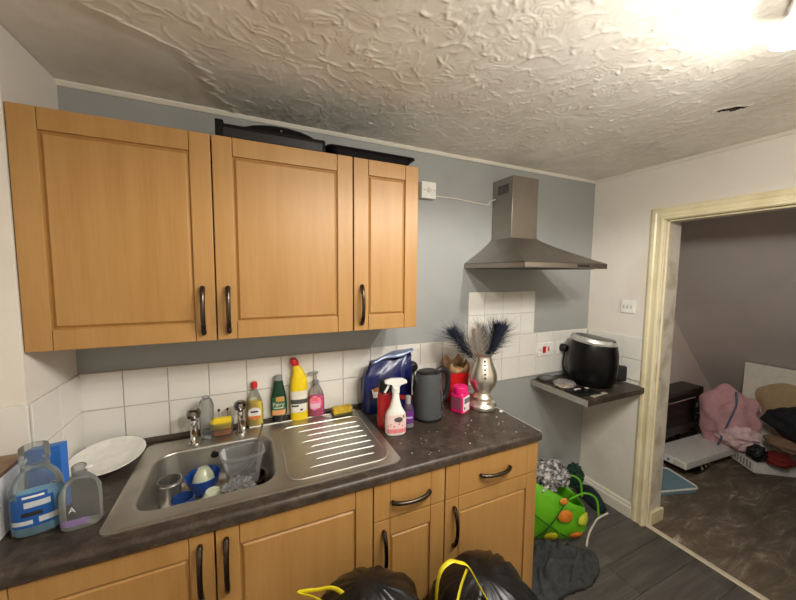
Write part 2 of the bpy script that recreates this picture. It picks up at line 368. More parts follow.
# kitchen floor planks
fl = struct(obj('floor', box(new(), XL - .1, 3.0, YF - .1, .1, -.05, -.006), flat('floor_base', (40, 37, 35), .9), smooth=0), 'dark grey wood effect laminate floor of the kitchen', 'floor')
PW = .18; PL = 1.22; y = -.565 + PW * 4; row = 0; pm = None
while y > YF - .1:
    off = [2.425, 1.65, 2.02, 1.28][row % 4] if (row != 4) else 2.425
    if row % 4 == 0: off = 2.425
    xsx = [off - PL * k for k in range(-2, 4)]
    y1 = min(y, .09)
    for a in xsx:
        x0, x1 = max(a - PL, XL - .05), min(a, 2.975)
        if x1 - x0 < .05 or y1 - (y - PW) < .03: continue
        obj('floor_plank', box(new(), (x0 - x1) / 2 + .0008, (x1 - x0) / 2 - .0008, -(y1 - y + PW) / 2 + .0008, (y1 - y + PW) / 2 - .0008, -.008, 0, .0014), 'plank', fl, ((x0 + x1) / 2, (y1 + y - PW) / 2, 0), smooth=0)
    y -= PW; row += 1

# skirting, door lining, architrave, threshold
def skirt(name, p0, p1, nrm, lab, mat='coving', h=.1):
    bm = new(); pr = [(0, 0), (.018, 0), (.018, h - .03), (.012, h - .022), (.012, h - .012), (.006, h), (0, h)]
    rings(bm, [[(p[0] + nrm[0] * d, p[1] + nrm[1] * d, z) for d, z in pr] for p in (p0, p1)])
    return struct(obj(name, bm, mat, smooth=0), lab, 'skirting')
skirt('baseboard_right', (XR, 0), (XR, -.393), (-1, 0), 'white moulded skirting beside the doorway')
skirt('baseboard_back', (1.83, 0), (XR - .018, 0), (0, -1), 'white skirting along the grey wall under the corner shelf')
def arch(y_out, y_in, sgn):
    w_ = abs(y_in - y_out); pr = [(0, 0), (0, .012), (.012, .018), (w_ * .35, .018), (w_ * .45, .013), (w_ * .7, .015), (w_ * .78, .022), (w_ * .92, .022), (w_, .014), (w_, 0)]
    return pr
pr = arch(-.393, DY0 + .004, 1); WA = abs(DY0 + .004 + .393)
bm = new(); rings(bm, [[(XR - t, -.393 - d, 0) for d, t in pr], [(XR - t, -.393 - d, DZ + WA - d) for d, t in pr]])
struct(obj('trim_3', bm, 'cream', smooth=0), 'cream moulded door architrave upright beside the light switch', 'trim')
bm = new(); rings(bm, [[(XR - t, -.393 - d, DZ + WA - d) for d, t in pr], [(XR - t, DY1 - WA + d, DZ + WA - d) for d, t in pr]])
struct(obj('trim_4', bm, 'cream', smooth=0), 'cream moulded door architrave head over the doorway', 'trim')
bm = new(); rings(bm, [[(XR - t, DY1 - WA + d, 0) for d, t in pr], [(XR - t, DY1 - WA + d, DZ + WA - d) for d, t in pr]])
struct(obj('trim_5', bm, 'cream', smooth=0), 'cream moulded door architrave upright at the near side', 'trim')
bm = new(); box(bm, XR - .004, XW + .004, DY0, DY0 + .014, 0, DZ, .001); box(bm, XR - .004, XW + .004, DY1 - .014, DY1, 0, DZ, .001); box(bm, XR - .004, XW + .004, DY1 - .014, DY0 + .014, DZ, DZ + .014, .001)
dl = struct(obj('door_1', bm, 'lining', smooth=0), 'scuffed white lining of the open doorway', 'door frame')
for yy, s in ((DY0, -1), (DY1, 1)): obj('door_stop', box(new(), XR + .012, XR + .03, min(yy, yy + s * .01), max(yy, yy + s * .01), 0, DZ, .002), 'cream', dl)
obj('door_stop', box(new(), XR + .012, XR + .03, DY1, DY0, DZ - .01, DZ, .002), 'cream', dl)
bm = new(); tube(bm, [(XR + .03, DY0 - .009, .99), (XR + .03, DY0 - .004, .99)], .008); obj('latch_hole', bm, 'black', dl)
skb = new(); box(skb, XR + .04, XW + .02, DY0 - .016, DY0, 0, .085, .004, 2); struct(obj('baseboard_jamb', skb, 'cream'), 'short cream skirting return at the foot of the door jamb', 'skirting')
bm = new(); rings(bm, [[(2.955 + x, yy, z) for x, z in ((0, 0), (.004, .006), (.018, .009), (.032, .006), (.036, 0))] for yy in (DY0 - .001, DY1 + .001)])
struct(obj('trim_6', bm, C('threshold_cream_metal', (206, 194, 172), .4), smooth=30), 'pale metal threshold strip between laminate and carpet', 'trim')

# understairs room beyond the doorway
GY = .12; SZ = lambda x: 1.217 - .989 * (x - 4.388); XE = 5.3
struct(obj('floor_store', box(new(), 2.99, 5.7, -2.1, GY, -.05, .002), 'carpet', smooth=0), 'dirty brown carpet in the room beyond the doorway', 'floor')
struct(obj('wall_store_left', box(new(), XW, 5.7, GY, GY + .1, 0, ZC + .05), 'gable', smooth=0), 'dusty pink wall of the room under the stairs', 'wall')
struct(obj('wall_store_right', box(new(), XW, 5.7, -2.2, -2.1, 0, ZC + .05), 'pinkwall', smooth=0), 'far side wall of the room under the stairs', 'wall')
xt = 4.388 - (ZC - 1.217) / .989
bm = new(); rings(bm, [[(XW, yy, ZC), (xt, yy, ZC), (XE, yy, SZ(XE)), (XE, yy, 0), (XE + .1, yy, 0), (XE + .1, yy, SZ(XE) + .1), (xt + .1, yy, ZC + .1), (XW, yy, ZC + .1)] for yy in (-2.15, GY + .05)])
struct(obj('ceiling_store', bm, 'pinkwall', smooth=0), 'sloping plastered soffit of the stairs seen through the doorway', 'ceiling')

# ================================================================== LAMP
lamp = thing('ceiling_spotlight_bar', 'white ceiling spotlight bar with glowing heads at the top right corner', 'light', (1.78, -1.42, ZC))
LA = math.atan2(.345, .735)
bm = new(); box(bm, -.5, .44, -.025, .025, -.034, -.014, .008, 2); obj('bar', bm, 'whitep', lamp, (-.3, -.038, 0), rot=(0, 0, LA))
for i, (px, py, tx, ty) in enumerate([(-.67, -.21, 0, 0), (-.3, -.04, 0, 0), (.065, .135, 0, 0)]):  # first head is an added, out-of-view fill light for the left side
    bm = new(); tube(bm, [(px, py, -.03), (px, py, -.065)], .008); obj('arm', bm, 'whitep', lamp)
    bm = new(); lathe(bm, [(.016, -.036), (.034, -.042), (.046, -.06), (.054, -.092), (.051, -.092), (.042, -.064), (.02, -.05)], 28); obj('head', bm, 'opal', lamp, (px, py, -.012))
    bm = new(); ball(bm, (px, py, -.102), (.036, .036, .022), 3); obj('bulb', bm, 'bulb', lamp)
    for kind, e in (('SPOT', LAMP_W * .72), ('POINT', LAMP_W * .52)):
        e *= ((.35, 1, 1) if kind == 'SPOT' else (.9, .62, .36))[i]
        ld = bpy.data.lights.new('bulb_light', kind); ld.energy = e; ld.color = LAMP_COL; ld.shadow_soft_size = .035
        if kind == 'SPOT': ld.spot_size = PI; ld.spot_blend = .25
        lo = bpy.data.objects.new('bulb_light', ld); COL.objects.link(lo); lo.parent = lamp; lo.location = (px, py, -.2)

# ================================================================== CABINETS
def handle_mesh(ln=.16, axis='z'):
    bm = new(); n = 14; pts = []; rad = []
    for i in range(n + 1):
        t = i / n; a = (t - .5) * ln; out = -.006 - .024 * math.sin(PI * t) ** .6
        pts.append((0, out, a) if axis == 'z' else (a, out, 0)); rad.append(.0085 - .001 * math.sin(PI * t))
    tube(bm, pts, rad, 10)
    for s in (-1, 1):
        q = s * ln / 2; p = ((0, 0, q), (0, -.012, q)) if axis == 'z' else ((q, 0, 0), (q, -.012, 0)); tube(bm, [p[0], p[1]], .0075, 10)
    return bm
HZ = obj('handle', handle_mesh(), 'pewter'); HX = obj('handle', handle_mesh(.155, 'x'), 'pewter'); _used = {}
def add_handle(src, parent, loc):
    if src.name not in _used: _used[src.name] = 1; src.parent = parent; src.location = loc; return src
    return share(src, parent, loc)
def door(parent, x0, x1, z0, z1, yf, hx, hz, st=.064):
    # yf: y of the front face. local coordinates = parent's
    g = .0016; t = .02; x0 += g; x1 -= g; cx, cz = (x0 + x1) / 2, (z0 + z1) / 2; W, H = x1 - x0, z1 - z0
    bm = new(); a, b = W / 2 - st, H / 2 - st
    # raised field with a chamfered channel round it
    rs = []
    for d, yy in ((-.004, .012), (.0, .0105), (.003, .0105), (.012, .0025)):
        rs.append([(-a + d, yy, -b + d), (a - d, yy, -b + d), (a - d, yy, b - d), (-a + d, yy, b - d)])
    rings(bm, [[(-a - .004, .0195, -b - .004), (a + .004, .0195, -b - .004), (a + .004, .0195, b + .004), (-a - .004, .0195, b + .004)]] + rs)
    d = obj('door', bm, 'beech', parent, (cx, yf, cz), smooth=0)
    sm = obj('stile', box(new(), -st / 2 + .0006, st / 2 - .0006, 0, t, -H / 2, H / 2, .0028, 2), 'beech', d, (-W / 2 + st / 2, 0, 0)); share(sm, d, (W / 2 - st / 2, 0, 0))
    rm = obj('rail', box(new(), -a + .0006, a - .0006, 0, t, -st / 2, st / 2, .0028, 2), 'beech', d, (0, 0, H / 2 - st / 2)); share(rm, d, (0, 0, -H / 2 + st / 2))
    add_handle(HZ, d, (hx - cx, 0, hz - cz)); return d
def drawer(parent, x0, x1, z0, z1, yf, st=.064):
    g = .0016; x0 += g; x1 -= g; cx, cz = (x0 + x1) / 2, (z0 + z1) / 2; W, H = x1 - x0, z1 - z0
    d = obj('drawer_front', box(new(), -W / 2 + st, W / 2 - st, 0, .02, -H / 2, H / 2, .0022, 2), 'beech', parent, (cx, yf, cz))
    sm = obj('stile', box(new(), -st / 2 + .0006, st / 2 - .0006, 0, .02, -H / 2, H / 2, .0022, 2), 'beech', d, (-W / 2 + st / 2, 0, 0)); share(sm, d, (W / 2 - st / 2, 0, 0))
    add_handle(HX, d, (0, 0, -.008)); return d
def carcass(parent, x0, x1, y0, y1, z0, z1, t=.016, top=True):
    bm = new(); box(bm, x0 + .001, x0 + t, y0, y1, z0, z1); box(bm, x1 - t, x1 - .001, y0, y1, z0, z1); box(bm, x0 + t, x1 - t, y0, y1, z0, z0 + t)
    if top: box(bm, x0 + t, x1 - t, y0, y1, z1 - t, z1)
    box(bm, x0 + t, x1 - t, y1 - .008, y1, z0 + t, z1 - t); return obj('body', bm, 'carcass', parent, smooth=0)
WZ0, WZ1 = 1.4, 2.117
u = thing('wall_cabinet', 'wide beech wall cabinet with two panelled doors and twin handles', 'cabinet', (0, 0, WZ0)); H = WZ1 - WZ0
carcass(u, .003, 1.012, -.299, -.001, 0, H)
door(u, .001, .506, .001, H - .001, -.32, .466, .11); door(u, .506, 1.012, .001, H - .001, -.32, .545, .11)
u = thing('wall_cabinet', 'narrow beech wall cabinet with one panelled door', 'cabinet', (0, 0, WZ0))
carcass(u, 1.013, 1.314, -.299, -.001, 0, H); door(u, 1.013, 1.315, .001, H - .001, -.32, 1.048, .112)
BZ0, BZ1, BY = .15, .888, -.6
def base(name_label, x0, x1):
    u = thing('base_cabinet', name_label, 'cabinet', (x0, 0, 0)); return u
def plinth(u, W):
    bm = new(); box(bm, 0, W, -.545, -.528, 0, BZ0 - .002); return obj('plinth', bm, 'whitep', u, smooth=0)
u = base('beech base cabinet in the left corner beside the sink unit', -.449, 0); carcass(u, 0, .448, -.579, -.33, BZ0, BZ1); door(u, 0, .448, BZ0, BZ1 - .004, BY, .40, .77); plinth(u, .448)
u = base('beech base cabinet with two tall doors under the sink', 0, 1.0); carcass(u, 0, 1.0, -.579, -.001, BZ0, BZ1, top=False)
door(u, 0, .502, BZ0, BZ1 - .004, BY, .464, .77); door(u, .502, 1.0, BZ0, BZ1 - .004, BY, .532, .77); plinth(u, 1.0)
u = base('narrow beech drawer cabinet between the sink unit and the end unit', 1.0, 1.304); carcass(u, 0, .303, -.579, -.001, BZ0, BZ1)
drawer(u, 0, .303, .746, BZ1 - .004, BY); door(u, 0, .303, BZ0, .741, BY, .04, .622); plinth(u, .303)
u = base('beech drawer cabinet at the end of the worktop', 1.304, 1.806); carcass(u, 0, .502, -.579, -.001, BZ0, BZ1)
drawer(u, 0, .502, .746, BZ1 - .004, BY); door(u, 0, .502, BZ0, .741, BY, .043, .622); plinth(u, .502)
bm = new(); box(bm, .485, .502, -.528, -.002, 0, BZ0 - .001, .001); box(bm, .485, .5025, -.579, -.528, .001, BZ0 - .002, .001)
ep = obj('end_leg_panel', bm, 'whitep', u, smooth=0)
for zz in (.05, .07, .09):
    bm = new(); tube(bm, [(.502, -.57, zz), (.5035, -.57, zz)], .004); obj('screw_hole', bm, 'black', u)

# worktop with rounded nose, sink cut out
WT, WB, WF, WX = .93, .89, -.612, 1.812
bm = new(); nose = [(-.56, WB), (WF + .006, WB), (WF, WB + .006)] + [(WF + .016 - .016 * math.cos(a), WT - .016 + .016 * math.sin(a)) for a in [PI / 2 * k / 6 for k in range(7)]] + [(-.56, WT)]
rings(bm, [[(x, y, z) for y, z in nose] for x in (XL + .002, WX)])
for x0, x1, y0, y1 in ((XL + .002, 0, -.56, NIB - .004), (0, .26, -.56, -.002), (.70, WX, -.56, -.002), (.26, .70, -.13, -.002), (.26, .70, -.56, -.51)):
    box(bm, x0, x1, y0, y1, WB, WT)
wt = tag(obj('worktop', bm, 'worktop', smooth=30), 'dark mottled laminate worktop with rounded front edge', 'worktop')
obj('upstand', box(new(), .008, WX - .01, -.016, -.0035, WT, WT + .018, .002), C('upstand_strip', (84, 74, 66), .5), wt)
obj('end_strip', box(new(), WX, WX + .003, WF + .01, -.004, WB + .002, WT + .0003), C('pale_edge_strip', (206, 198, 184), .4), wt)

# ================================================================== SINK
SZ0 = WT
def rrect(x0, x1, y0, y1, r, n=8):
    out = []
    for cx, cy, a0 in ((x1 - r, y1 - r, 0), (x0 + r, y1 - r, 90), (x0 + r, y0 + r, 180), (x1 - r, y0 + r, 270)):
        for k in range(n + 1): a = math.radians(a0 + 90 * k / n); out.append((cx + r * math.cos(a), cy + r * math.sin(a)))
    return out
sk = thing('kitchen_sink', 'stainless steel inset sink with deep bowl and ribbed drainer', 'sink', (0, 0, SZ0))
rs = []
for x0, x1, y0, y1, r, z in [(.222, 1.132, -.567, -.049, .03, .0), (.222, 1.132, -.567, -.049, .03, .004), (.226, 1.128, -.563, -.053, .028, .0062), (.236, 1.118, -.553, -.063, .026, .005),
                             (.268, .692, -.508, -.138, .07, .004), (.275, .685, -.501, -.145, .068, .0015), (.279, .681, -.497, -.149, .066, -.006), (.287, .673, -.489, -.157, .066, -.115), (.305, .655, -.470, -.175, .06, -.143), (.35, .61, -.42, -.22, .05, -.148)]:
    rs.append([(x, y, z) for x, y in rrect(x0, x1, y0, y1, r)])
bm = new(); rings(bm, rs, True, False, True); obj('basin', bm, 'sink', sk, smooth=50)
for k in range(7):
    yy = -.47 + k * .049; x1 = 1.07 - (.02 if k < 1 else 0); x0 = .80 + .03 * (k % 2); bm = new(); tube(bm, spline([(x0, yy, .0035), (x0 + .03, yy, .0055), (.95, yy, .0062), (x1 - .02, yy, .0055), (x1, yy, .0035)], 4), .0042, 8, r2=.0026); obj('drainer_rib', bm, 'sink', sk)
bm = new(); tube(bm, [(x, y, .0055) for x, y in rrect(.72, 1.098, -.53, -.115, .05)] + [(1.098, -.165, .0055)], .005, 8, r2=.0035); obj('drainer_bead', bm, 'sink', sk)
obj('sealant', tube(new(), [(.60 + .05 * k, -.047, .004) for k in range(11)], .0055, 8), 'whitep', sk)
bm = new(); tube(bm, [(.468, -.151, -.035), (.468, -.158, -.035)], .014, 14); obj('overflow', bm, 'black', sk)
bm = new(); lathe(bm, [(.035, -.1475), (.035, -.144), (.02, -.1465)], 20); obj('waste', bm, 'chrome', sk, (.48, -.32, 0))
def tap(x, y, lab, rz):
    t = thing('pillar_tap', lab, 'tap', (x, y, WT + .005), rz)
    bm = new(); lathe(bm, [(.024, 0), (.024, .006), (.016, .012), (.0135, .03), (.0125, .085), (.015, .09), (.0125, .1)], 20); obj('pillar', bm, 'chrome', t)
    bm = new(); tube(bm, spline([(0, 0, .07), (0, -.03, .082), (0, -.07, .08), (0, -.095, .062), (0, -.1, .045)], 6), [.011] * 24 + [.0115], 12); obj('spout', bm, 'chrome', t)
    bm = new(); lathe(bm, [(.01, .1), (.012, .105), (.024, .112), (.027, .125), (.024, .14), (.014, .146)], 10); obj('knob', bm, steel('faceted_knob_' + str(x), (150, 145, 140), .16, (4, 4, 4)), t, smooth=20)
    return t
tap(.393, -.105, 'chrome pillar tap at the left of the sink ledge, in front of a clear cup', .1); tap(.566, -.085, 'chrome pillar tap beside the sponge caddy and yellow liquid bottle', .12)
# clear cup behind the left tap
t = thing('clear_plastic_cup', 'tall clear plastic cup behind the left chrome tap', 'cup', (.435, -.072, WT + .006)); S = [(0, .024, .02), (.08, .027, .022), (.14, .029, .024), (.165, .022, .018), (.17, .012, .012)]
bm = new(); loft(bm, S, 24, 2.4, True, True); obj('shell', bm, 'clear', t); bm = new(); loft(bm, [(.17, .012, .012), (.178, .014, .014), (.182, .01, .01)], 20); obj('rim', bm, 'clear', t)
# sponge caddy
t = thing('sponge_caddy', 'yellow sponge in a small clear caddy between the two taps', 'sponge holder', (.491, -.068, WT + .006))
bm = new(); box(bm, -.042, .042, -.016, .016, .026, .076, .008, 2)
for v in bm.verts: v.co.x += .0035 * math.sin(v.co.z * 160)
obj('sponge', bm, C('yellow_sponge', (240, 208, 40), .9, bump=.6, scale=60), t)
bm = new(); loft(bm, [(0, .036, .017), (.004, .042, .021), (.04, .047, .023), (.06, .048, .024)], 24, 3.2, True, False); obj('tray', bm, 'clear', t)
bm = new(); loft(bm, [(.003, .038, .016), (.024, .042, .018)], 24, 3); obj('sponge_base', bm, C('orange_sponge', (216, 120, 40), .9), t)
for x in (-.012, .022):
    bm = new(); tube(bm, [(x, .03, .1), (x, .024, .1)], .0055, 10); obj('suction_pad', bm, 'black', t)
    bm = new(); tube(bm, [(x, .0285, .055), (x, .0285, .1)], .002, 6); obj('clip', bm, 'clear', t)

# ================================================================== HOOD
hd = thing('cooker_hood', 'stainless steel chimney cooker hood with pyramid canopy on the grey wall', 'extractor hood', (2.1, 0, 1.68))
bm = new(); rs = []
for k in range(9):
    t_ = k / 8; e_ = (1 - t_) ** 1.2; hw = .1 + .2 * e_; dp = .172 + .308 * e_; z = .028 + .152 * t_
    rs.append([(-hw, 0, z), (-hw, -dp, z), (hw, -dp, z), (hw, 0, z)])
rings(bm, rs); obj('canopy', bm, 'hood', hd, smooth=0 or 20)
bm = new(); box(bm, -.3, .3, -.482, -.001, 0, .027, .002); obj('rim', bm, 'hood', hd)
bm = new(); box(bm, -.1, .1, -.172, -.001, .18, .53, .002); obj('chimney', bm, 'hood', hd)
bm = new(); box(bm, -.103, .103, -.175, -.0005, .176, .184, .001); obj('collar', bm, 'hood', hd)
for k in range(6):
    bm = new(); box(bm, -.1012, -.0995, -.14, -.05, .44 + k * .009, .445 + k * .009); obj('vent_slot', bm, 'black', hd, smooth=0)
bm = new(); box(bm, .06, .15, -.485, -.4815, .008, .02, .001); obj('control_strip', bm, C('dark_control_strip', (70, 64, 58), .3, metal=.6), hd)
bm = new(); box(bm, -.25, .25, -.44, -.04, -.003, .002); obj('filter', bm, C('dark_filter_mesh', (60, 58, 55), .5, metal=.5), hd, smooth=0)

# ================================================================== WALL ACCESSORIES
t = thing('fused_spur_box', 'white surface mounted fused outlet box beside the narrow wall cabinet', 'outlet', (1.525, 0, 2.102))
obj('back_box', box(new(), -.043, .043, -.035, -.0005, -.043, .043, .003, 2), 'whitep', t); fp = obj('face_plate', box(new(), -.0445, .0445, -.044, -.0352, -.0445, .0445, .003, 2), 'whitep', t)
for x in (-.03, .03): bm = new(); tube(bm, [(x, -.044, 0), (x, -.0455, 0)], .004); obj('screw', bm, 'chrome', fp)
bm = new(); tube(bm, [(0, -.044, .0), (0, -.047, .0)], .014, 16); obj('flex_outlet', bm, C('ivory', (214, 206, 190), .4), fp)
tag(obj('hood_cable', tube(new(), spline([(1.57, -.006, 2.082), (1.63, -.005, 2.083), (1.72, -.005, 2.083), (1.8, -.005, 2.078), (1.9, -.005, 2.071), (1.965, -.007, 2.07), (1.975, -.01, 2.09), (1.998, -.03, 2.10)], 5), .0032, 6), 'cablew'), 'thin white cable running from the outlet box to the cooker hood', 'cable')
def plate2(x, z, wd, ht, lab, y=-.0105):
    t = thing('socket_plate', lab, 'socket', (x, y, z)); obj('plate', box(new(), -wd / 2, wd / 2, -.009, 0, -ht / 2, ht / 2, .003, 2), 'whitep', t); return t
t = plate2(2.5, 1.126, .15, .09, 'white cooker switch plate with a red rocker on the tiles'); obj('rocker', box(new(), -.036, -.006, -.014, -.009, -.024, .022, .002), 'socketred', t); obj('neon', box(new(), .016, .028, -.011, -.009, -.016, .016, .001), 'socketred', t)
for x in (-.06,): bm = new(); tube(bm, [(x, -.009, 0), (x, -.0105, 0)], .004); obj('screw', bm, 'chrome', t)
t = plate2(2.69, 1.126, .15, .09, 'white twin socket behind the air fryer'); 
for x in (.025, .055): obj('pin_slot', box(new(), x, x + .006, -.0095, -.0088, .01, .02), 'black', t, smooth=0)
t = thing('plug', 'black plug and lead in the socket beside the air fryer', 'plug', (2.655, -.0196, 1.126))
bm = new(); loft(bm, [(0, .028, .03), (.02, .029, .031), (.036, .025, .027), (.044, .014, .016)], 24, 2.1); obj('body', bm, 'black', t, rot=(PI / 2, 0, 0))
bm = new(); tube(bm, spline([(0, -.02, -.02), (0, -.022, -.05), (.004, -.012, -.1), (.012, -.012, -.15), (.02, -.03, -.182), (.05, -.035, -.186)], 6), .0042, 8); obj('lead', bm, 'black', t)
t = plate2(1.53, 1.076, .15, .09, 'white twin socket on the tiles behind the kettle')
for x in (.01, .03, .05): obj('pin_slot', box(new(), x, x + .005, -.0095, -.0088, .005, .02), 'black', t, smooth=0)
t = thing('plug', 'black plug with lead above the kettle spout', 'plug', (1.44, -.0196, 1.125))
bm = new(); loft(bm, [(0, .028, .03), (.02, .029, .031), (.036, .025, .027), (.044, .014, .016)], 24, 2.1); obj('body', bm, 'black', t, rot=(PI / 2, 0, 0))
bm = new(); tube(bm, spline([(0, -.035, -.02), (0, -.04, -.06), (0, -.03, -.13), (.01, -.045, -.175), (.03, -.09, -.187)], 6), .0042, 8); obj('lead', bm, 'black', t)
t = thing('light_switch', 'white light switch plate on the wall beside the doorway', 'switch', (XR, -.285, 1.437), PI / 2)
obj('plate', box(new(), -.045, .045, .0005, .011, -.043, .043, .003, 2), 'whitep', t)
for x in (-.024, .0, .024): obj('rocker', box(new(), x - .005, x + .005, .011, .0145, -.011, .011, .001), C('switch_grey', (190, 184, 174), .4), t)

# ================================================================== ON TOP OF THE WALL CABINETS
T0 = WZ1
t = thing('television', 'small black flat television lying on top of the wide wall cabinet', 'television', (.715, -.165, T0))
obj('casing', box(new(), -.19, .195, -.115, .12, .0, .06, .006, 2), 'matt', t); obj('bezel', box(new(), -.178, .183, -.1165, -.112, .012, .046, .002), C('black_bezel', (26, 26, 28), .3), t)
obj('frame_edge', box(new(), -.197, -.17, -.118, .12, .0, .07, .003), 'matt', t)
bm = new(); ball(bm, (0, 0, 0), (.165, .075, .05), 3); 
for v in bm.verts: v.co.z = max(v.co.z, 0)
st_ = obj('stand_base', bm, 'matt', t, (.03, -.02, .06)); bm = new(); tube(bm, [(-.002, -.066, .012), (-.002, -.071, .014)], .005); obj('badge', bm, 'chrome', st_)
t = thing('oven_tray', 'shallow black oven tray lying on top of the narrow wall cabinet', 'tray', (1.11, -.165, T0))
bm = new(); rs = []
for i, (gx, gz) in enumerate([(.17, 0), (.185, .028), (.2, .036), (.2, .04), (.182, .038), (.166, .006)]):
    rs.append([(x, y, gz) for x, y in rrect(-gx, gx, -gx * .72, gx * .72, .03, 5)])
rings(bm, rs); obj('pan', bm, 'matt', t)

# ================================================================== CORNER SHELF
t = thing('corner_shelf', 'dark laminate corner shelf fixed to the walls under the sockets', 'shelf', (2.385, 0, .882))
obj('board', box(new(), 0, XR - .002 - 2.385, -.425, -.002, 0, .038, .002), 'worktop', t)
obj('end_strip', box(new(), -.003, 0, -.425, -.002, .001, .0385), C('bare_grey_edge', (150, 146, 138), .5), t)
obj('batten', box(new(), .01, .545, -.022, -.002, -.03, 0, .002), 'greywall', t); obj('batten', box(new(), .54, .56, -.39, -.03, -.03, 0, .002), 'white', t)
SHZ = .9205

# ================================================================== BOTTLES ON THE SINK LEDGE
LZ = WT + .0055
def body(t, S, mat, e=2.4, name='body', seg=32, cap1=True): bm = new(); loft(bm, S, seg, e, True, cap1); return obj(name, bm, mat, t)
def lab(t, S, z0, z1, a0, a1, mat, e=2.4, off=.0009, name='label', oval=False): return obj(name, patch(new(), S, z0, z1, a0, a1, e, off, oval=oval), mat, t)
white_l = C('label_white', (232, 228, 220), .4); dark_l = C('print_black', (40, 38, 38), .5)
# yellow washing up liquid
t = thing('washing_up_liquid_bottle', 'clear bottle of yellow washing up liquid with red cap', 'bottle', (.625, -.028, LZ), -.1); S = [(0, .032, .018), (.006, .037, .021), (.09, .036, .021), (.115, .033, .02), (.15, .02, .014), (.172, .0105, .0105), (.18, .01, .01)]
body(t, S, 'clear'); body(t, [(.003, .034, .018), (.01, .0355, .0195), (.09, .0345, .0195), (.116, .031, .0185)], C('yellow_liquid', (244, 212, 24), .25), name='liquid')
lab(t, S, .035, .092, -135, -45, white_l, oval=True); lab(t, S, .037, .052, -125, -55, C('label_orange', (224, 120, 50), .4), off=.0014, name='label_band'); lab(t, S, .068, .076, -110, -70, dark_l, off=.0014, name='print_line')
bm = new(); lathe(bm, [(.0125, .178), (.0135, .182), (.0135, .198), (.011, .206), (.004, .208)], 20); obj('cap', bm, 'red', t)
# green bottle
t = thing('washing_up_liquid_bottle', 'dark green washing up liquid bottle with orange label', 'bottle', (.73, -.032, LZ), -.12); S = [(.03, .03, .019), (.036, .036, .022), (.08, .038, .023), (.12, .035, .022), (.165, .026, .018), (.195, .021, .016), (.205, .018, .014)]
gm = C('green_liquid_bottle', (8, 58, 40), .18, coat=.3); body(t, S, gm)
bm = new(); loft(bm, [(.0, .02, .016), (.008, .022, .017), (.03, .026, .018)], 24, 2.6); obj('base_cap', bm, 'black', t)
bm = new(); loft(bm, [(.203, .019, .015), (.222, .0185, .0145), (.226, .015, .011)], 24, 2.6); obj('top', bm, C('grey_cap', (132, 136, 132), .35), t)
lab(t, S, .04, .125, -140, -40, C('label_dkgreen', (40, 96, 54), .4), off=.0009); lab(t, S, .04, .065, -138, -42, C('label_peach', (226, 160, 110), .4), off=.0014, name='label_band'); lab(t, S, .105, .128, -105, -50, C('label_gold', (196, 146, 78), .4), off=.0013, name='label_crest')
lab(t, S, .072, .078, -120, -60, C('print_pale', (190, 206, 186), .4), off=.0014, name='print_line')
text('Fairy', .026, white_l, t, (0, -.0246, .092), (PI / 2, 0, 0))
# bleach
t = thing('bleach_bottle', 'tall yellow bleach bottle with angled neck and red cap', 'bottle', (.822, -.036, LZ), -.05); ym = C('yellow_hdpe', (236, 204, 20), .35)
S = [(0, .036, .024), (.006, .041, .028), (.17, .041, .028), (.2, .037, .027, .002, 0), (.235, .027, .022, -.001, 0), (.262, .0165, .0165, -.01, 0), (.272, .0145, .0145, -.015, 0)]
body(t, S, ym, 2.6); bm = new(); loft(bm, [(.266, .017, .017, -.013, 0), (.274, .0205, .0205, -.017, 0), (.29, .02, .02, -.021, 0), (.3, .013, .013, -.024, 0)], 24); obj('cap', bm, 'red', t)
lab(t, S, .105, .145, -155, -25, C('label_cream', (226, 220, 206), .45), 2.6); lab(t, S, .083, .105, -155, -25, C('label_slate', (74, 74, 70), .45), 2.6, name='label_band'); lab(t, S, .042, .083, -150, -45, white_l, 2.6, name='label_lower'); lab(t, S, .05, .08, -45, -25, C('label_grey', (190, 186, 176), .45), 2.6, name='barcode')
lab(t, S, .07, .078, -140, -92, dark_l, 2.6, .0014, name='print_line'); lab(t, S, .05, .058, -88, -74, dark_l, 2.6, .0014, name='print_mark')
# pink hand soap pump
t = thing('soap_pump_bottle', 'clear pump bottle of bright pink hand soap', 'soap dispenser', (.905, -.033, LZ), -.08); S = [(0, .036, .02), (.006, .04, .023), (.09, .04, .023), (.12, .034, .021), (.148, .02, .015), (.162, .013, .013)]
body(t, S, 'clear', 2.8); body(t, [(.004, .038, .0205), (.01, .0385, .0215), (.088, .0385, .0215), (.1, .037, .021)], C('pink_soap', (246, 40, 136), .2), 2.8, 'liquid')
lab(t, S, .035, .108, -138, -62, C('label_pink', (240, 130, 170), .4), 2.8, oval=True); lab(t, S, .045, .07, -125, -75, C('label_palepink', (236, 190, 206), .4), 2.8, .0014, name='label_panel'); lab(t, S, .082, .1, -115, -85, C('label_coral', (240, 110, 110), .4), 2.8, .0014, name='label_flower')
pm_ = bm = new(); lathe(bm, [(.0145, .16), (.0145, .178), (.006, .181), (.0045, .21), (.0045, .214)], 18); obj('collar', bm, 'frost', t)
bm = new(); box(bm, -.036, .012, -.008, .008, .212, .224, .004, 2); obj('pump_head', bm, 'frost', t)
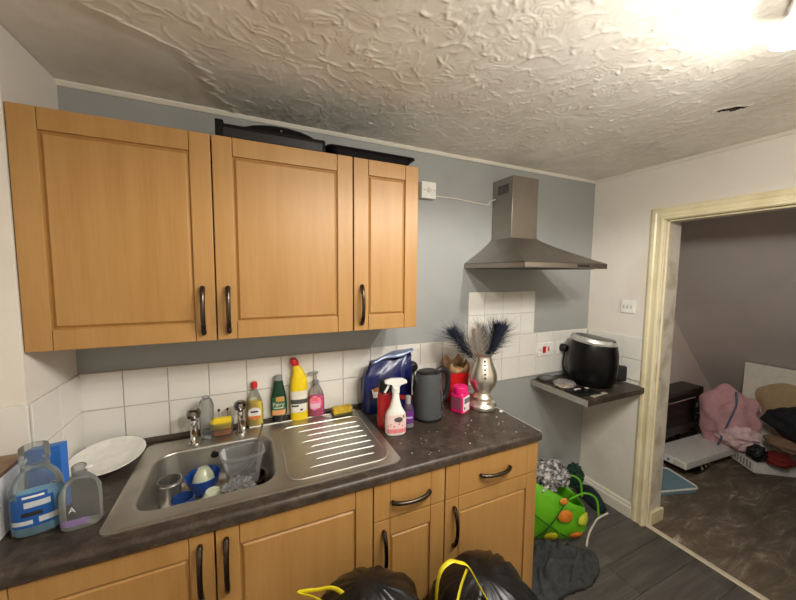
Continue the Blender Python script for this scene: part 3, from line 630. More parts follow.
# sponge on ledge, wire clip
t = thing('scouring_sponge', 'worn yellow scouring sponge lying on the right of the sink ledge', 'sponge', (1.025, -.078, LZ + .001), .08)
bm = new(); box(bm, -.05, .05, -.022, .022, .014, .042, .006, 2)
for v in bm.verts: v.co.z += .003 * noise.noise(v.co * 40)
obj('foam', bm, C('old_yellow_foam', (206, 172, 50), .9, bump=.6, scale=50, var=.2), t); obj('scourer', box(new(), -.049, .049, -.021, .021, 0, .014, .003), C('dark_scourer', (88, 88, 48), .95, bump=.6), t)
t = tag(obj('wire_clip', tube(new(), spline([(.93, -.092, LZ + .004), (.945, -.1, LZ + .012), (.965, -.085, LZ + .014), (.975, -.098, LZ + .005), (.955, -.108, LZ + .004), (.94, -.096, LZ + .009)], 6), .003, 8), 'chrome'), 'small bent metal clip in front of the pink soap bottle', 'clip')
# dinner plate
t = tag(obj('dinner_plate', new(), 'plate'), 'large white oval plate resting on the worktop left of the sink', 'plate')
bm = new(); lathe(bm, [(.06, 0), (.064, 0), (.066, .004), (.09, .007), (.118, .017), (.120, .0185), (.117, .0205), (.088, .0105), (.06, .0075), (.0, .0075)], 48); bm.to_mesh(t.data); bm.free(); t.data.shade_smooth(); t.location = (.124, -.148, WT + .0205); t.rotation_euler = (.14, -.03, 0); t.scale = (.95, .95, 1)

# ================================================================== LEFT END OF THE WORKTOP
t = thing('storage_box', 'white sided box with brown wooden top at the far left edge', 'box', (-.13, -.412, WT + .0005))
obj('carton', box(new(), -.13, .128, -.072, .07, 0, .163, .003), 'whitep', t); obj('lid', box(new(), -.132, .13, -.076, .074, .163, .176, .002), wood('brown_board', (134, 106, 78), (112, 86, 62), (152, 124, 94), 'x'), t)
t = thing('blue_carton', 'bright blue carton with white lettering standing behind the blue bottle', 'carton', (.055, -.362, WT + .0005), -.18)
bm = new(); box(bm, -.046, .04, -.014, .014, 0, .2, .001)
for v in bm.verts:
    if v.co.z > .1 and v.co.x < 0: v.co.z -= .012
obj('carton', bm, C('blue_card', (48, 116, 206), .4), t); text('XY', .04, white_l, t, (.02, -.0149, .078), (PI / 2, -.5, 0))
def jug(name, lab_, loc, rz): return thing(name, lab_, 'bottle', loc, rz)
t = jug('fabric_conditioner_bottle', 'big clear bottle of blue liquid with blue label at the left', (.066, -.452, WT + .0005), .2)
S = [(0, .046, .032), (.006, .052, .037), (.05, .053, .038), (.1, .053, .038), (.13, .051, .036), (.155, .042, .031), (.17, .03, .024), (.178, .026, .022)]
body(t, S, 'clear', 2.5, cap1=False); body(t, [(.004, .048, .034), (.01, .0505, .0355), (.1, .0508, .0358), (.104, .05, .035)], C('blue_liquid', (140, 206, 246), .2), 2.5, 'liquid')
lab(t, S, .03, .108, -145, -52, C('label_blue', (26, 84, 160), .4), 2.5); lab(t, S, .108, .122, -120, -65, C('label_blue', (26, 84, 160)), 2.5, oval=False, name='label_top')
lab(t, S, .084, .1, -105, -60, C('label_silver', (196, 200, 206), .35), 2.5, .0014, name='print_block'); lab(t, S, .038, .054, -85, -40, C('label_silver', (196, 200, 206)), 2.5, .0014, name='barcode'); lab(t, S, .038, .05, -140, -92, C('label_silver', (196, 200, 206)), 2.5, .0014, name='print_line'); lab(t, S, .06, .072, -112, -78, dark_l, 2.5, .0014, name='print_mark'); lab(t, S, .11, .116, -108, -72, white_l, 2.5, .0014, name='print_line')
bm = new(); lathe(bm, [(.026, .176), (.028, .18), (.028, .188), (.023, .19), (.023, .2)], 24, False, False); obj('neck', bm, 'clear', t)
bm = new(); lathe(bm, [(.03, .196), (.031, .198), (.029, .236), (.027, .238), (.0, .239)], 28, False, False); obj('measuring_cap', bm, 'clear', t)
t = jug('spray_refill_bottle', 'empty clear handled bottle with purple label beside the blue bottle', (.166, -.478, WT + .0005), .1)
S = [(0, .038, .026), (.006, .043, .03), (.06, .044, .031), (.1, .043, .03), (.125, .032, .024), (.145, .016, .014), (.15, .0135, .0135)]
body(t, S, 'clear', 3.4); bm = new(); lathe(bm, [(.0165, .148), (.0165, .17), (.012, .174)], 20); obj('cap', bm, 'frost', t)
bm = new(); box(bm, .012, .03, -.006, .006, .158, .166, .002); obj('spout', bm, 'whitep', t)
lab(t, S, .016, .034, -160, -75, C('label_purple', (140, 118, 164), .4), 3.4, name='label'); text('A', .022, C('print_paleletter', (222, 222, 222)), t, (-.012, -.0318, .062), (PI / 2, 0, 0))

# ================================================================== IN THE SINK BOWL
BB = WT - .1475
t = thing('steel_tumbler', 'brushed steel tumbler standing in the sink bowl', 'tumbler', (.333, -.268, BB + .004)); bm = new(); lathe(bm, [(.03, .0), (.032, .004), (.036, .1), (.0375, .102), (.0375, .104), (.035, .103), (.031, .008), (.0, .007)], 28, True, False); obj('wall', bm, 'sink', t)
bm = new(); tube(bm, [(.0375 * math.cos(a), .0375 * math.sin(a), .094) for a in [2 * PI * k / 28 for k in range(29)]], .0013, 6); obj('rim_band', bm, 'sink', t)
def bowl(name, lab_, c, r, h, m, tilt=(0, 0, 0)):
    bm = new(); lathe(bm, [(r * .45, 0), (r * .5, .003), (r * .8, h * .45), (r, h), (r * .97, h + .001), (r * .77, h * .5), (r * .45, .008), (0, .007)], 32, True, False)
    return tag(obj(name, bm, m, None, c, tilt), lab_, 'bowl')
bowl('plastic_bowl', 'deep blue plastic bowl at the back of the sink bowl', (.432, -.217, BB + .002), .062, .07, C('blue_plastic', (26, 74, 160), .3), (0, 0, 0))
t = thing('mug', 'blue and white mug lying among the dishes in the sink', 'mug', (.385, -.352, BB + .002), .4); bm = new(); lathe(bm, [(.028, .0), (.033, .004), (.036, .075), (.034, .077), (.031, .008), (0, .007)], 28, True, False); obj('cup', bm, C('mug_blue', (40, 66, 120), .2), t)
bm = new(); tube(bm, spline([(-.034, 0, .06), (-.055, 0, .058), (-.062, 0, .038), (-.052, 0, .018), (-.033, 0, .016)], 5), .005, 8); obj('handle', bm, 'plate', t)
pg = C('pale_green_china', (206, 214, 188), .2)
bowl('china_bowl', 'pale green bowl near the front of the sink bowl', (.475, -.348, BB + .078), .048, .074, pg, (PI, 0, 0)); bowl('china_bowl', 'pale green bowl near the back of the sink bowl', (.434, -.219, BB + .1), .04, .05, pg, (PI - .15, 0, 0))
t = thing('saucepan', 'dark saucepan under the plastic tub at the right of the sink bowl', 'saucepan', (.595, -.245, BB + .002)); bm = new(); lathe(bm, [(.054, 0), (.058, .004), (.062, .03), (.064, .031), (.064, .034), (.06, .033), (.055, .008), (0, .007)], 32, True, False); obj('pan', bm, 'pewter', t)
bm = new(); tube(bm, [(.02, -.058, .022), (.035, -.115, .04), (.045, -.16, .055)], .007, 8); obj('handle', bm, 'black', t)
t = thing('plastic_tub', 'frosted clear plastic tub standing in the sink with cutlery', 'tub', (.575, -.268, BB + .0375), .12); S = [(0, .05, .036), (.004, .056, .042), (.1, .07, .054), (.128, .074, .058)]
body(t, S, 'frost', 3.4, 'wall', 36, False); bm = new(); rs = [[(sup(a, g, g * .79, 3.4)[0], sup(a, g, g * .79, 3.4)[1], z) for a in [2 * PI * k / 36 for k in range(36)]] for g, z in ((.073, .118), (.08, .118), (.08, .13), (.0735, .13))]
rings(bm, rs, True, False, False); obj('rim', bm, 'frost', t)
tag(obj('spoon', tube(new(), spline([(.55, -.29, BB + .06), (.60, -.26, BB + .11), (.637, -.225, BB + .185), (.652, -.21, BB + .235)], 5), [.009, .009, .007] + [.0045] * 13, 8, None), C('dull_cutlery', (120, 112, 102), .35, metal=.8)), 'metal spoon leaning out of the plastic tub in the sink', 'spoon')
tag(obj('knife', tube(new(), [(.565, -.30, BB + .055), (.60, -.283, BB + .08), (.622, -.267, BB + .105)], .006, 8), 'black'), 'black handled knife inside the plastic tub', 'knife')
bm = new(); ball(bm, (0, 0, 0), (.055, .05, .05), 4, .5, 4, 3)
for v in bm.verts: v.co += .012 * Vector((noise.noise(v.co * 45), noise.noise(v.co * 45 + Vector((9, 0, 0))), noise.noise(v.co * 45 + Vector((0, 9, 0)))))
tag(obj('plastic_film', bm, 'film', None, (.562, -.405, BB + .075), smooth=20), 'crumpled clear plastic wrapping among the dishes in the sink', 'plastic wrap')

# ================================================================== RIGHT PART OF THE WORKTOP
WZ = WT + .0006
t = thing('tea_bag_pack', 'big crumpled dark blue tea bag pack with a printed cup', 'tea pack', (1.262, -.095, WZ), -.12)
bm = new(); rs = []; secs = [(0, .128, .05), (.01, .134, .056), (.1, .138, .058), (.18, .136, .05), (.225, .128, .036), (.255, .122, .022), (.285, .114, .012)]
for z, rx, ry in secs:
    ring = []
    for i in range(48):
        x, y = sup(2 * PI * i / 48, rx, ry, 3); k = (.01 * noise.noise(Vector((x * 18, y * 18, z * 16))) + .008 * noise.noise(Vector((x * 40, y * 40, z * 34)))) * (1 + z * 3)
        ring.append((x + k + (z * .22 if z > .2 else 0) - (.045 if z > .2 else 0), y + k, z + (x * .22 if z > .2 else 0)))
    rs.append(ring)
rings(bm, rs, True, True, False); obj('pouch', bm, 'teablue', t)
bm = new(); rs = []
for k, (yy, zz) in enumerate([(.01, .285), (-.006, .30), (-.03, .302), (-.05, .288)]):
    rs.append([(x + .01, yy + .006 * math.sin(x * 40 + k), zz + x * .24 + .006 * math.sin(x * 30 + k)) for x in [-.105 + .225 * q / 12 for q in range(13)]])
rings(bm, rs, False, False, False); f_ = obj('folded_top', bm, 'teain', t); md = f_.modifiers.new('thick', 'SOLIDIFY'); md.thickness = .002
bm = new(); loft(bm, [(0, .016, .002), (.03, .023, .002), (.034, .024, .002)], 20, 2); obj('printed_cup', bm, 'plate', t, (-.068, -.067, .095)).scale = (1.3, 1, 1.3); bm = new(); tube(bm, [(0, 0, 0), (0, -.0012, 0)], .0195, 20, r2=.0085); obj('printed_tea', bm, C('print_tea', (190, 120, 70), .4), t, (-.068, -.069, .137)).scale = (1.3, 1, 1.3)
bm = new(); box(bm, -.04, .045, -.0005, .0005, -.01, .012); obj('printed_band', bm, C('print_red', (170, 40, 40)), t, (.085, -.0585, .075), (0, .2, 0))
t = thing('spray_can', 'red aerosol can with black cap behind the white spray bottle', 'can', (1.177, -.262, WZ)); bm = new(); lathe(bm, [(.03, 0), (.032, .003), (.032, .15), (.028, .162), (.024, .165)], 28); obj('can', bm, C('red_metal_can', (186, 30, 36), .25, coat=.3), t); bm = new(); lathe(bm, [(.026, .164), (.026, .215), (.022, .222), (0, .223)], 24); obj('cap', bm, 'black', t)
t = thing('trigger_spray_bottle', 'white trigger spray bottle with pink label in front of the red can', 'spray bottle', (1.196, -.352, WZ), -.2)
S = [(0, .04, .023), (.006, .046, .027), (.06, .048, .028), (.095, .044, .027), (.125, .026, .02), (.16, .017, .016), (.19, .0135, .0135)]
body(t, S, 'whitep', 2.6); lab(t, S, .012, .095, -150, -30, C('label_rose', (238, 206, 204), .4), 2.6); lab(t, S, .014, .032, -148, -32, C('label_pinkband', (232, 130, 136), .4), 2.6, .0014, name='label_band'); lab(t, S, .062, .086, -100, -62, C('print_greybadge', (86, 84, 80), .4), 2.6, .0014, name='badge', oval=True); lab(t, S, .08, .092, -60, -45, C('print_leaf', (90, 140, 70), .4), 2.6, .0014, name='print_leaf')
for k in range(5): a = -140 + k * 18; lab(t, S, .04 + .009 * (k % 2), .05 + .009 * (k % 2), a, a + 9, C('label_pinkband', (232, 130, 136)), 2.6, .0014, name='print_petal', oval=True)
bm = new(); lathe(bm, [(.017, .188), (.0175, .192), (.0175, .212), (.012, .216)], 24); obj('collar', bm, 'whitep', t)
bm = new(); rings(bm, [[(x, s * .012, z) for x, z in ((-.052, .232), (-.05, .244), (-.02, .252), (.03, .25), (.05, .24), (.048, .23), (.02, .226), (.014, .212), (-.014, .212), (-.018, .228))] for s in (-1, 1)]); bmesh.ops.bevel(bm, geom=bm.edges[:], offset=.002, segments=1, affect='EDGES'); obj('trigger_head', bm, 'whitep', t)
bm = new(); tube(bm, spline([(-.03, 0, .23), (-.038, 0, .21), (-.05, 0, .19)], 4), .0055, 8); obj('trigger', bm, 'whitep', t)
t = thing('small_bottle', 'small purple labelled bottle with grey cap left of the kettle', 'bottle', (1.275, -.318, WZ), -.2); S = [(0, .022, .02), (.004, .026, .024), (.09, .026, .024), (.108, .018, .017), (.116, .012, .012)]
body(t, S, C('smoky_purple', (74, 60, 86), .2), 2.4); lab(t, S, .03, .085, -165, -15, C('label_violet', (104, 46, 130), .4)); lab(t, S, .006, .026, -165, -15, C('label_greyband', (118, 114, 122), .4), name='label_band'); lab(t, S, .05, .058, -120, -60, C('print_lilac', (200, 180, 210)), off=.0014, name='print_line'); bm = new(); lathe(bm, [(.0135, .114), (.0135, .146), (.011, .149)], 20); obj('cap', bm, C('silver_grey', (150, 152, 158), .4), t)
# kettle
t = thing('kettle', 'graphite grey jug kettle with black handle', 'kettle', (1.413, -.262, WZ), .05)
bm = new(); lathe(bm, [(.072, 0), (.076, .004), (.076, .012)], 40); obj('power_base', bm, 'black', t)
S = [(.012, .074, .07), (.02, .077, .073), (.12, .073, .069), (.2, .066, .062), (.228, .06, .056)]; body(t, S, 'kettle', 2.2, 'jug', 48); bm = new(); loft(bm, [(.228, .058, .054), (.236, .052, .048), (.242, .03, .028)], 40, 2.2); ld_ = obj('lid', bm, 'black', t)
bm = new(); tube(bm, spline([(.05, 0, .225), (.085, 0, .232), (.112, 0, .215), (.12, 0, .165), (.112, 0, .105), (.09, 0, .075), (.068, 0, .072)], 6), .0115, 12, r2=.016); obj('handle', bm, 'black', t)
bm = new(); rings(bm, [[(-.055, .02, .215), (-.084, 0, .226), (-.055, -.02, .215)], [(-.06, .014, .18), (-.068, 0, .18), (-.06, -.014, .18)]]); obj('spout', bm, 'kettle', t)
lab(t, S, .05, .15, -66, -52, C('water_gauge', (44, 46, 50), .15), 2.2, .001, 'water_window')
# pink jar
t = thing('stain_remover_tub', 'bright pink tub with screw lid and white label beside the vase', 'tub', (1.607, -.262, WZ), .45); S = [(0, .036, .036), (.004, .041, .041), (.085, .041, .041), (.096, .036, .036), (.102, .033, .033)]
pk = C('hot_pink_plastic', (230, 24, 112), .3); body(t, S, pk, 5, 'tub'); bm = new(); lathe(bm, [(.038, .1), (.0395, .103), (.0395, .128), (.036, .133), (0, .134)], 32); obj('lid', bm, pk, t)
lab(t, S, .012, .088, -128, -52, C('label_blush', (240, 222, 228), .4), 5); lab(t, S, .052, .08, -112, -66, C('print_slate', (96, 92, 110)), 5, .0014, 'print_panel'); lab(t, S, .022, .038, -115, -98, dark_l, 5, .0014, 'print_mark', True); lab(t, S, .02, .044, -82, -72, C('print_crimson', (180, 30, 80)), 5, .0014, 'print_mark'); lab(t, S, .02, .085, 150, 212, C('label_dusky', (150, 70, 96), .4), 5)
# red snack bag
t = thing('paper_bag', 'open brown and red bag of food behind the pink tub', 'bag', (1.68, -.125, WZ), -.05); rm_ = C('red_bag', (196, 22, 24), .35); bm = new(); rs = []
for z, rx, ry in [(0, .06, .035), (.008, .066, .04), (.09, .068, .042), (.165, .07, .042), (.2, .074, .044)]:
    rs.append([(x + .004 * noise.noise(Vector((x * 30, y * 30, z * 20))), y, z + (.025 * math.sin(i * .9) if z > .19 else 0)) for i, (x, y) in enumerate([sup(2 * PI * k / 36, rx, ry, 3) for k in range(36)])])
rings(bm, rs[:4], True, True, False); obj('bag', bm, rm_, t); bm = new(); rings(bm, [[(x * 1.01, y * 1.01, z) for x, y, z in r] for r in (rs[3], rs[4])], True, False, False); c_ = obj('torn_top', bm, C('kraft_paper', (168, 134, 100), .7, bump=.3), t); c_.modifiers.new('thick', 'SOLIDIFY').thickness = .0015
bm = new(); rings(bm, [[(-.07 + .14 * q / 8, .038, .17) for q in range(9)], [(-.068 + .136 * q / 8, .046 + .004 * math.sin(q), .235 + .02 * math.sin(q * 1.3)) for q in range(9)]], False, False, False); c_ = obj('back_flap', bm, C('kraft_paper', (168, 134, 100)), t); c_.modifiers.new('thick', 'SOLIDIFY').thickness = .0015
bm = new(); ball(bm, (0, 0, .16), (.06, .034, .03), 3, .3, 4, 2); obj('contents', bm, C('snack_pieces', (190, 150, 104), .7), t)
# vase
VX, VY = 1.745, -.272
t = thing('silver_vase', 'tall silver mercury glass baluster vase at the end of the worktop', 'vase', (VX, VY, WZ))
VP = [(.075, 0), (.08, .005), (.08, .02), (.07, .034), (.052, .044), (.056, .054), (.06, .064), (.05, .076), (.042, .084), (.058, .105), (.074, .135), (.079, .165), (.074, .2), (.058, .24), (.046, .272), (.045, .285), (.058, .3), (.06, .306), (.052, .305), (.04, .285), (.036, .2), (0, .19)]
VP = [(r * .93, z * .985) for r, z in VP]
bm = new(); lathe(bm, VP, 16, True, False); obj('vase_body', bm, 'mercury', t, smooth=25)
for k, z in enumerate((.262, .243, .222, .2, .18)):
    for a in (-2.1,):
        r_ = np.interp(z, [.105, .135, .165, .2, .24, .272], [.058, .074, .079, .074, .058, .046]) * .93; bm = new(); ball(bm, (r_ * math.cos(a), r_ * math.sin(a), z), (.006, .006, .006 if k else .008), 1); obj('moulded_dot', bm, 'pewter', t)
def plume(base_, tip, bend, wid, m, seed, lab_, grp):
    rng = random.Random(seed); b, e_ = Vector(base_), Vector(tip); mid = (b + e_) / 2 + Vector(bend); pts = spline([b, (b + mid) / 2 + Vector(bend) * .25, mid, (mid + e_) / 2 + Vector(bend) * .3, e_], 8)
    bm = new(); n = len(pts); tube(bm, pts, [.0022 * (1 - .8 * i / n) + .0003 for i in range(n)], 5)
    fr = frames(pts)
    for k in range(620):
        s_ = rng.uniform(.16, 1); i = min(n - 2, int(s_ * (n - 1))); p, sd, up = fr[i]; tn = (pts[i + 1] - pts[i]).normalized(); p = p + tn * rng.uniform(0, .01)
        a = rng.uniform(0, 2 * PI); d = sd * math.cos(a) + up * math.sin(a); q = (s_ - .16) / .84; ln = wid * (.35 + .65 * math.sin(PI * min(1, q * .9 + .12))) * rng.uniform(.6, 1.25)
        ln *= rng.choice((.5, .8, 1.0, 1.5)); mdp = p + (tn * .5 + d * .62) * ln * .5; en = p + (tn * .95 + d * .75 + Vector((0, 0, -.15 - .2 * rng.random()))) * ln; w_ = .0008; sx_ = d.cross(tn).normalized() * w_
        v = [bm.verts.new(c) for c in (p - sx_, p + sx_, mdp + sx_, mdp - sx_, en)]; bm.faces.new((v[0], v[1], v[2], v[3])); bm.faces.new((v[3], v[2], v[4]))
    return tag(obj('feather_plume', bm, m, smooth=0), lab_, 'feather', grp)
nv = C('navy_feather', (36, 42, 66), .8, var=.25); cr = C('cream_feather', (206, 196, 184), .8); gyf = C('grey_feather', (110, 112, 122), .8)
VZ = WZ + .23
for k, (dx, dy, z, bx, l_) in enumerate([(-.175, .05, 1.345, -.035, 'navy feather plume drooping furthest left out of the silver vase'), (-.12, .1, 1.34, -.02, 'navy feather plume second from the left in the silver vase'), (.06, -.02, 1.372, .012, 'upright navy feather plume near the middle of the silver vase'),
                                  (.12, .02, 1.365, .02, 'navy feather plume leaning slightly right in the silver vase'), (.19, .06, 1.345, .03, 'dense navy feather plume sweeping right out of the silver vase'), (.02, .05, 1.35, 0, 'short navy feather plume at the back of the silver vase')]):
    plume((VX + dx * .12, VY + dy * .12, VZ), (VX + dx, VY + dy, z), (bx, 0, .025), .09, nv, k, l_, 'navy plumes in the vase')
for k, (dx, dy, z, bx, l_) in enumerate([(-.02, .02, 1.375, 0, 'tall cream feather plume in the middle of the silver vase'), (-.075, -.01, 1.36, -.012, 'cream feather plume between the navy ones at the left of the silver vase')]):
    plume((VX + dx * .12, VY + dy * .12, VZ), (VX + dx, VY + dy, z), (bx, 0, .01), .08, cr, 20 + k, l_, 'cream plumes in the vase')
plume((VX + .02, VY + .01, VZ), (VX + .24, VY + .1, 1.375), (.03, 0, .02), .05, cr, 33, 'pale wispy plume reaching furthest right out of the silver vase', None)
tag(obj('paper_scrap', box(new(), -.011, .011, -.008, .008, 0, .006, .002), white_l, None, (VX + .05, VY - .09, WZ), (0, 0, .5)), 'tiny white scrap of paper at the foot of the silver vase', 'paper')
bm = new(); rng = random.Random(4)
for k in range(26):
    x, y = rng.uniform(1.15, 1.78), rng.uniform(-.58, -.36); s_ = rng.uniform(.0012, .003); box(bm, x - s_, x + s_, y - s_, y + s_ * .6, WT + .0002, WT + .001 + s_ * .6)
cb = obj('crumbs', bm, C('pale_crumbs', (190, 180, 164), .8)); cb['label'] = 'pale crumbs scattered over the worktop end'; cb['category'] = 'crumbs'; cb['kind'] = 'stuff'

# ================================================================== ON THE CORNER SHELF
t = thing('air_fryer', 'black air fryer with silver rimmed top on the corner shelf', 'air fryer', (2.70, -.222, SHZ), -.72 + PI / 2)
S = [(0, .112, .112), (.008, .124, .124), (.06, .142, .142), (.13, .149, .149), (.21, .146, .146), (.27, .136, .136), (.298, .124, .124)]
body(t, S, 'gloss', 2.15, 'body', 56)
TILT = .16
bm = new(); loft(bm, [(.276, .132, .132), (.292, .138, .138), (.308, .132, .132), (.313, .112, .112)], 56, 2.15, False, False)
bmesh.ops.rotate(bm, verts=bm.verts, cent=(0, 0, .295), matrix=Matrix.Rotation(TILT, 3, 'X')); obj('silver_rim', bm, C('satin_silver', (206, 204, 200), .32, metal=.55), t)
bm = new(); loft(bm, [(.27, .112, .112), (.31, .113, .113), (.316, .1, .1), (.319, .03, .03)], 56, 2.15)
bmesh.ops.rotate(bm, verts=bm.verts, cent=(0, 0, .295), matrix=Matrix.Rotation(TILT, 3, 'X')); obj('top_panel', bm, C('charcoal_top', (46, 47, 48), .3), t)
lab(t, S, .03, .15, -130, -50, C('drawer_black', (10, 10, 11), .12), 2.15, .002, 'basket_drawer')
bm = new(); box(bm, -.02, .02, -.2, -.14, .035, .135, .01, 3); obj('handle', bm, 'black', t)
for a in (-2.75, -.4): bm = new(); ball(bm, (.139 * math.cos(a), .139 * math.sin(a), .225), .006, 2); obj('indicator', bm, 'chrome', t)
t = thing('dark_dish', 'dark oval dish at the back of the corner shelf by the plug', 'dish', (2.466, -.058, SHZ)); bm = new(); loft(bm, [(0, .05, .035), (.004, .055, .04), (.02, .066, .048), (.022, .066, .048), (.018, .06, .042), (.006, .05, .036)], 32); obj('dish', bm, C('dark_grey_glaze', (92, 90, 88), .35), t); obj('cloth', ball(new(), (.01, .0, .012), (.045, .03, .014), 3, .4, 5, 2), C('grey_cloth', (112, 110, 108), .9), t)
t = thing('food_bag', 'clear bag of flat bread on the corner shelf', 'food', (2.475, -.19, SHZ + .001), .2); bm = new(); lathe(bm, [(.05, 0), (.06, .004), (.06, .012), (.05, .017), (0, .018)], 28)
for v in bm.verts: v.co.z += .003 * noise.noise(v.co * 40) + .002
obj('flat_bread', bm, C('pale_bread', (240, 222, 188), .8, var=.2, scale=30), t)
bm = new(); ball(bm, (.005, 0, .016), (.066, .06, .02), 4, .4, 4, 5); 
for v in bm.verts: v.co.z = max(v.co.z, .0)
obj('wrapper', bm, 'film', t, smooth=20)
t = thing('black_packet', 'flat black packet with white print lying in front of the air fryer', 'packet', (2.478, -.322, SHZ), -.15); bm = new(); box(bm, -.085, .085, -.055, .055, 0, .008, .003)
for v in bm.verts: v.co.z += .004 * (1 + noise.noise(v.co * 20)) if v.co.z > .004 else 0
obj('packet', bm, C('black_packet_film', (20, 20, 22), .3), t)
for x, y, a, b_ in ((-.01, .03, .022, .006), (-.035, .02, .01, .004), (.06, .028, .012, .008)): obj('print_mark', box(new(), x - a, x + a, y - b_, y + b_, .0135, .0145), white_l, t, smooth=0)
t = tag(obj('paper_sheet', box(new(), -.09, .06, -.012, .016, 0, .003, .001), C('grey_sheet', (150, 142, 130), .6), None, (2.55, -.39, SHZ), (0, 0, .1)), 'narrow grey strip lying along the front of the corner shelf', 'strip')

# ================================================================== FLOOR BY THE DOORWAY
t = thing('shopping_bag', 'bright green reusable shopping bag with fruit print on the floor', 'shopping bag', (2.345, -.19, .001), -.42)
gb = C('green_bag', (104, 184, 30), .4, var=.12, scale=8); SG = [(0, .2, .11), (.01, .22, .125), (.12, .245, .14), (.24, .24, .135), (.34, .225, .125), (.4, .215, .12)]
def gtop(x): return .40 - .25 * max(0, min(1, (x + .22) / .5)) ** 1.1
bm = new(); rs = []
for z, rx, ry in SG:
    ring = []
    for i in range(56):
        x, y = sup(2 * PI * i / 56, rx, ry, 3.2); zz = z / .4 * gtop(x); k = .012 * noise.noise(Vector((x * 7, y * 7, zz * 8))); ring.append((x + k + .06 * zz, y + k * 1.5 - .02 * math.sin(zz * 8), zz))
    rs.append(ring)
rings(bm, rs, True, True, False); g_ = obj('bag_shell', bm, gb, t); g_.modifiers.new('thick', 'SOLIDIFY').thickness = .003
def on_front(x, z, dy=0):
    # front face point of the bag near x at height z
    f = z / max(gtop(x), .05) * .4; rx, ry, _, _ = sec_at(SG, min(f, .39)); q = min(.97, abs(x / rx)); y = -ry * (1 - q ** 3.2) ** (1 / 3.2)
    return (x + .06 * z, y - .022 - .02 * math.sin(z * 8) + dy, z)
for nm, x, z, a, b_, c, ro in (('printed_fruit', .04, .19, .05, .034, (222, 130, 36), .4), ('printed_fruit', .125, .06, .046, .026, (214, 120, 34), -.1), ('printed_fruit', -.03, .05, .042, .036, (212, 200, 40), .1), ('printed_fruit', .17, .155, .046, .034, (196, 204, 60), 0), ('printed_fruit', .03, .275, .026, .02, (226, 140, 50), .2)):
    bm = new(); rs = []
    for g_r, d in ((1.0, 0), (.8, -.004), (.4, -.007), (.02, -.008)): rs.append([on_front(x + a * g_r * math.cos(u_) * math.cos(ro) + b_ * g_r * math.sin(u_) * math.sin(ro), z + b_ * g_r * math.sin(u_) - a * g_r * math.cos(u_) * math.sin(ro) * .6, d) for u_ in [2 * PI * k / 20 for k in range(20)]])
    rings(bm, rs, True, False, True); obj(nm, bm, C('fruit_%d_%d' % c[:2], c, .45, var=.2, scale=20), t)
sm_ = C('dark_green_seam', (34, 84, 20), .6)
obj('seam', tube(new(), [on_front(-.13 + .2 * k / 8, .02 + .3 * k / 8, -.002) for k in range(9)], .0035, 6), sm_, t); obj('seam', tube(new(), [on_front(-.15 + .26 * k / 8, .2 - .18 * k / 8, -.002) for k in range(9)], .0035, 6), sm_, t)
for yy in (-.1, .08): obj('strap', tube(new(), spline([(.10, yy, .24), (.19, yy - .02, .3), (.26, yy - .03, .27), (.28, yy - .03, .16)], 6), .0025, 8, r2=.006), gb, t)
def crumple(name, lab_, cat, c, r, m, jit=.5, fr=4, seed=1, fine=.014, ff=30, floor=None, smooth=30, grp=None):
    bm = new(); ball(bm, (0, 0, 0), r, 5, jit, fr, seed)
    for v in bm.verts:
        v.co += fine * Vector((noise.noise(v.co * ff), noise.noise(v.co * ff + Vector((7, 0, 0))), noise.noise(v.co * ff + Vector((0, 7, 0)))))
        if floor is not None and v.co.z + c[2] < floor: v.co.z = floor - c[2] + .0
    return tag(obj(name, bm, m, None, c, smooth=smooth), lab_, cat, grp)
crumple('foil_packaging', 'crumpled silver and black printed packaging in the green bag', 'packaging', (2.355, -.18, .33), (.17, .1, .08), None or (lambda k: (k.l(k.ramp(k.noise(k.coords(), 26, 6, .7), [(.38, L(28, 28, 32)), (.5, L(120, 118, 120)), (.6, L(214, 210, 206))]), k.b.inputs['Base Color']), k.b.inputs['Roughness'].__setattr__('default_value', .25), k.m)[2])(NT('printed_foil')), .4, 3, 2, .02, 22)
crumple('blue_bag', 'pale blue plastic bag poking out behind the green bag', 'bag', (2.2, -.08, .43), (.1, .06, .09), C('pale_blue_film', (150, 182, 198), .3), .4, 3, 6, .012, 24)
crumple('dark_green_scarf', 'dark green woolly bundle on the floor behind the green bag', 'bundle', (2.66, -.165, .24), (.06, .05, .08), C('dark_green_wool', (26, 60, 46), .95, bump=.6), .3, 4, 9, .016, 60)
t = thing('slipper', 'dark rounded slipper on the floor against the skirting', 'slipper', (2.855, -.16, .001), 1.25); bm = new(); rs = []
for k in range(11):
    q = k / 10; x = -.13 + .26 * q; wd = .048 * math.sin(PI * min(1, .12 + q * .86)) ** .5; hh = .04 + .05 * math.sin(PI * min(1, q * 1.1)) ; rs.append([(x, wd * math.cos(a), .012 + hh * max(0, math.sin(a)) ) for a in [PI * j / 10 for j in range(11)]])
rings(bm, rs, True, True, True); obj('upper', bm, C('dark_teal_fabric', (20, 36, 42), .9, bump=.3), t); bm = new(); prism(bm, [(x, y) for x, y in [sup(2 * PI * k / 24, .135, .05, 2.6) for k in range(24)]], 0, .012); obj('sole', bm, 'black', t)
tag(obj('white_cable', tube(new(), spline([(2.83, -.305, .008), (2.72, -.31, .008), (2.64, -.335, .008), (2.56, -.365, .008), (2.49, -.40, .008), (2.44, -.43, .008)], 6), .0058, 8), 'cablew'), 'white cable lying across the floor beside the green bag', 'cable')
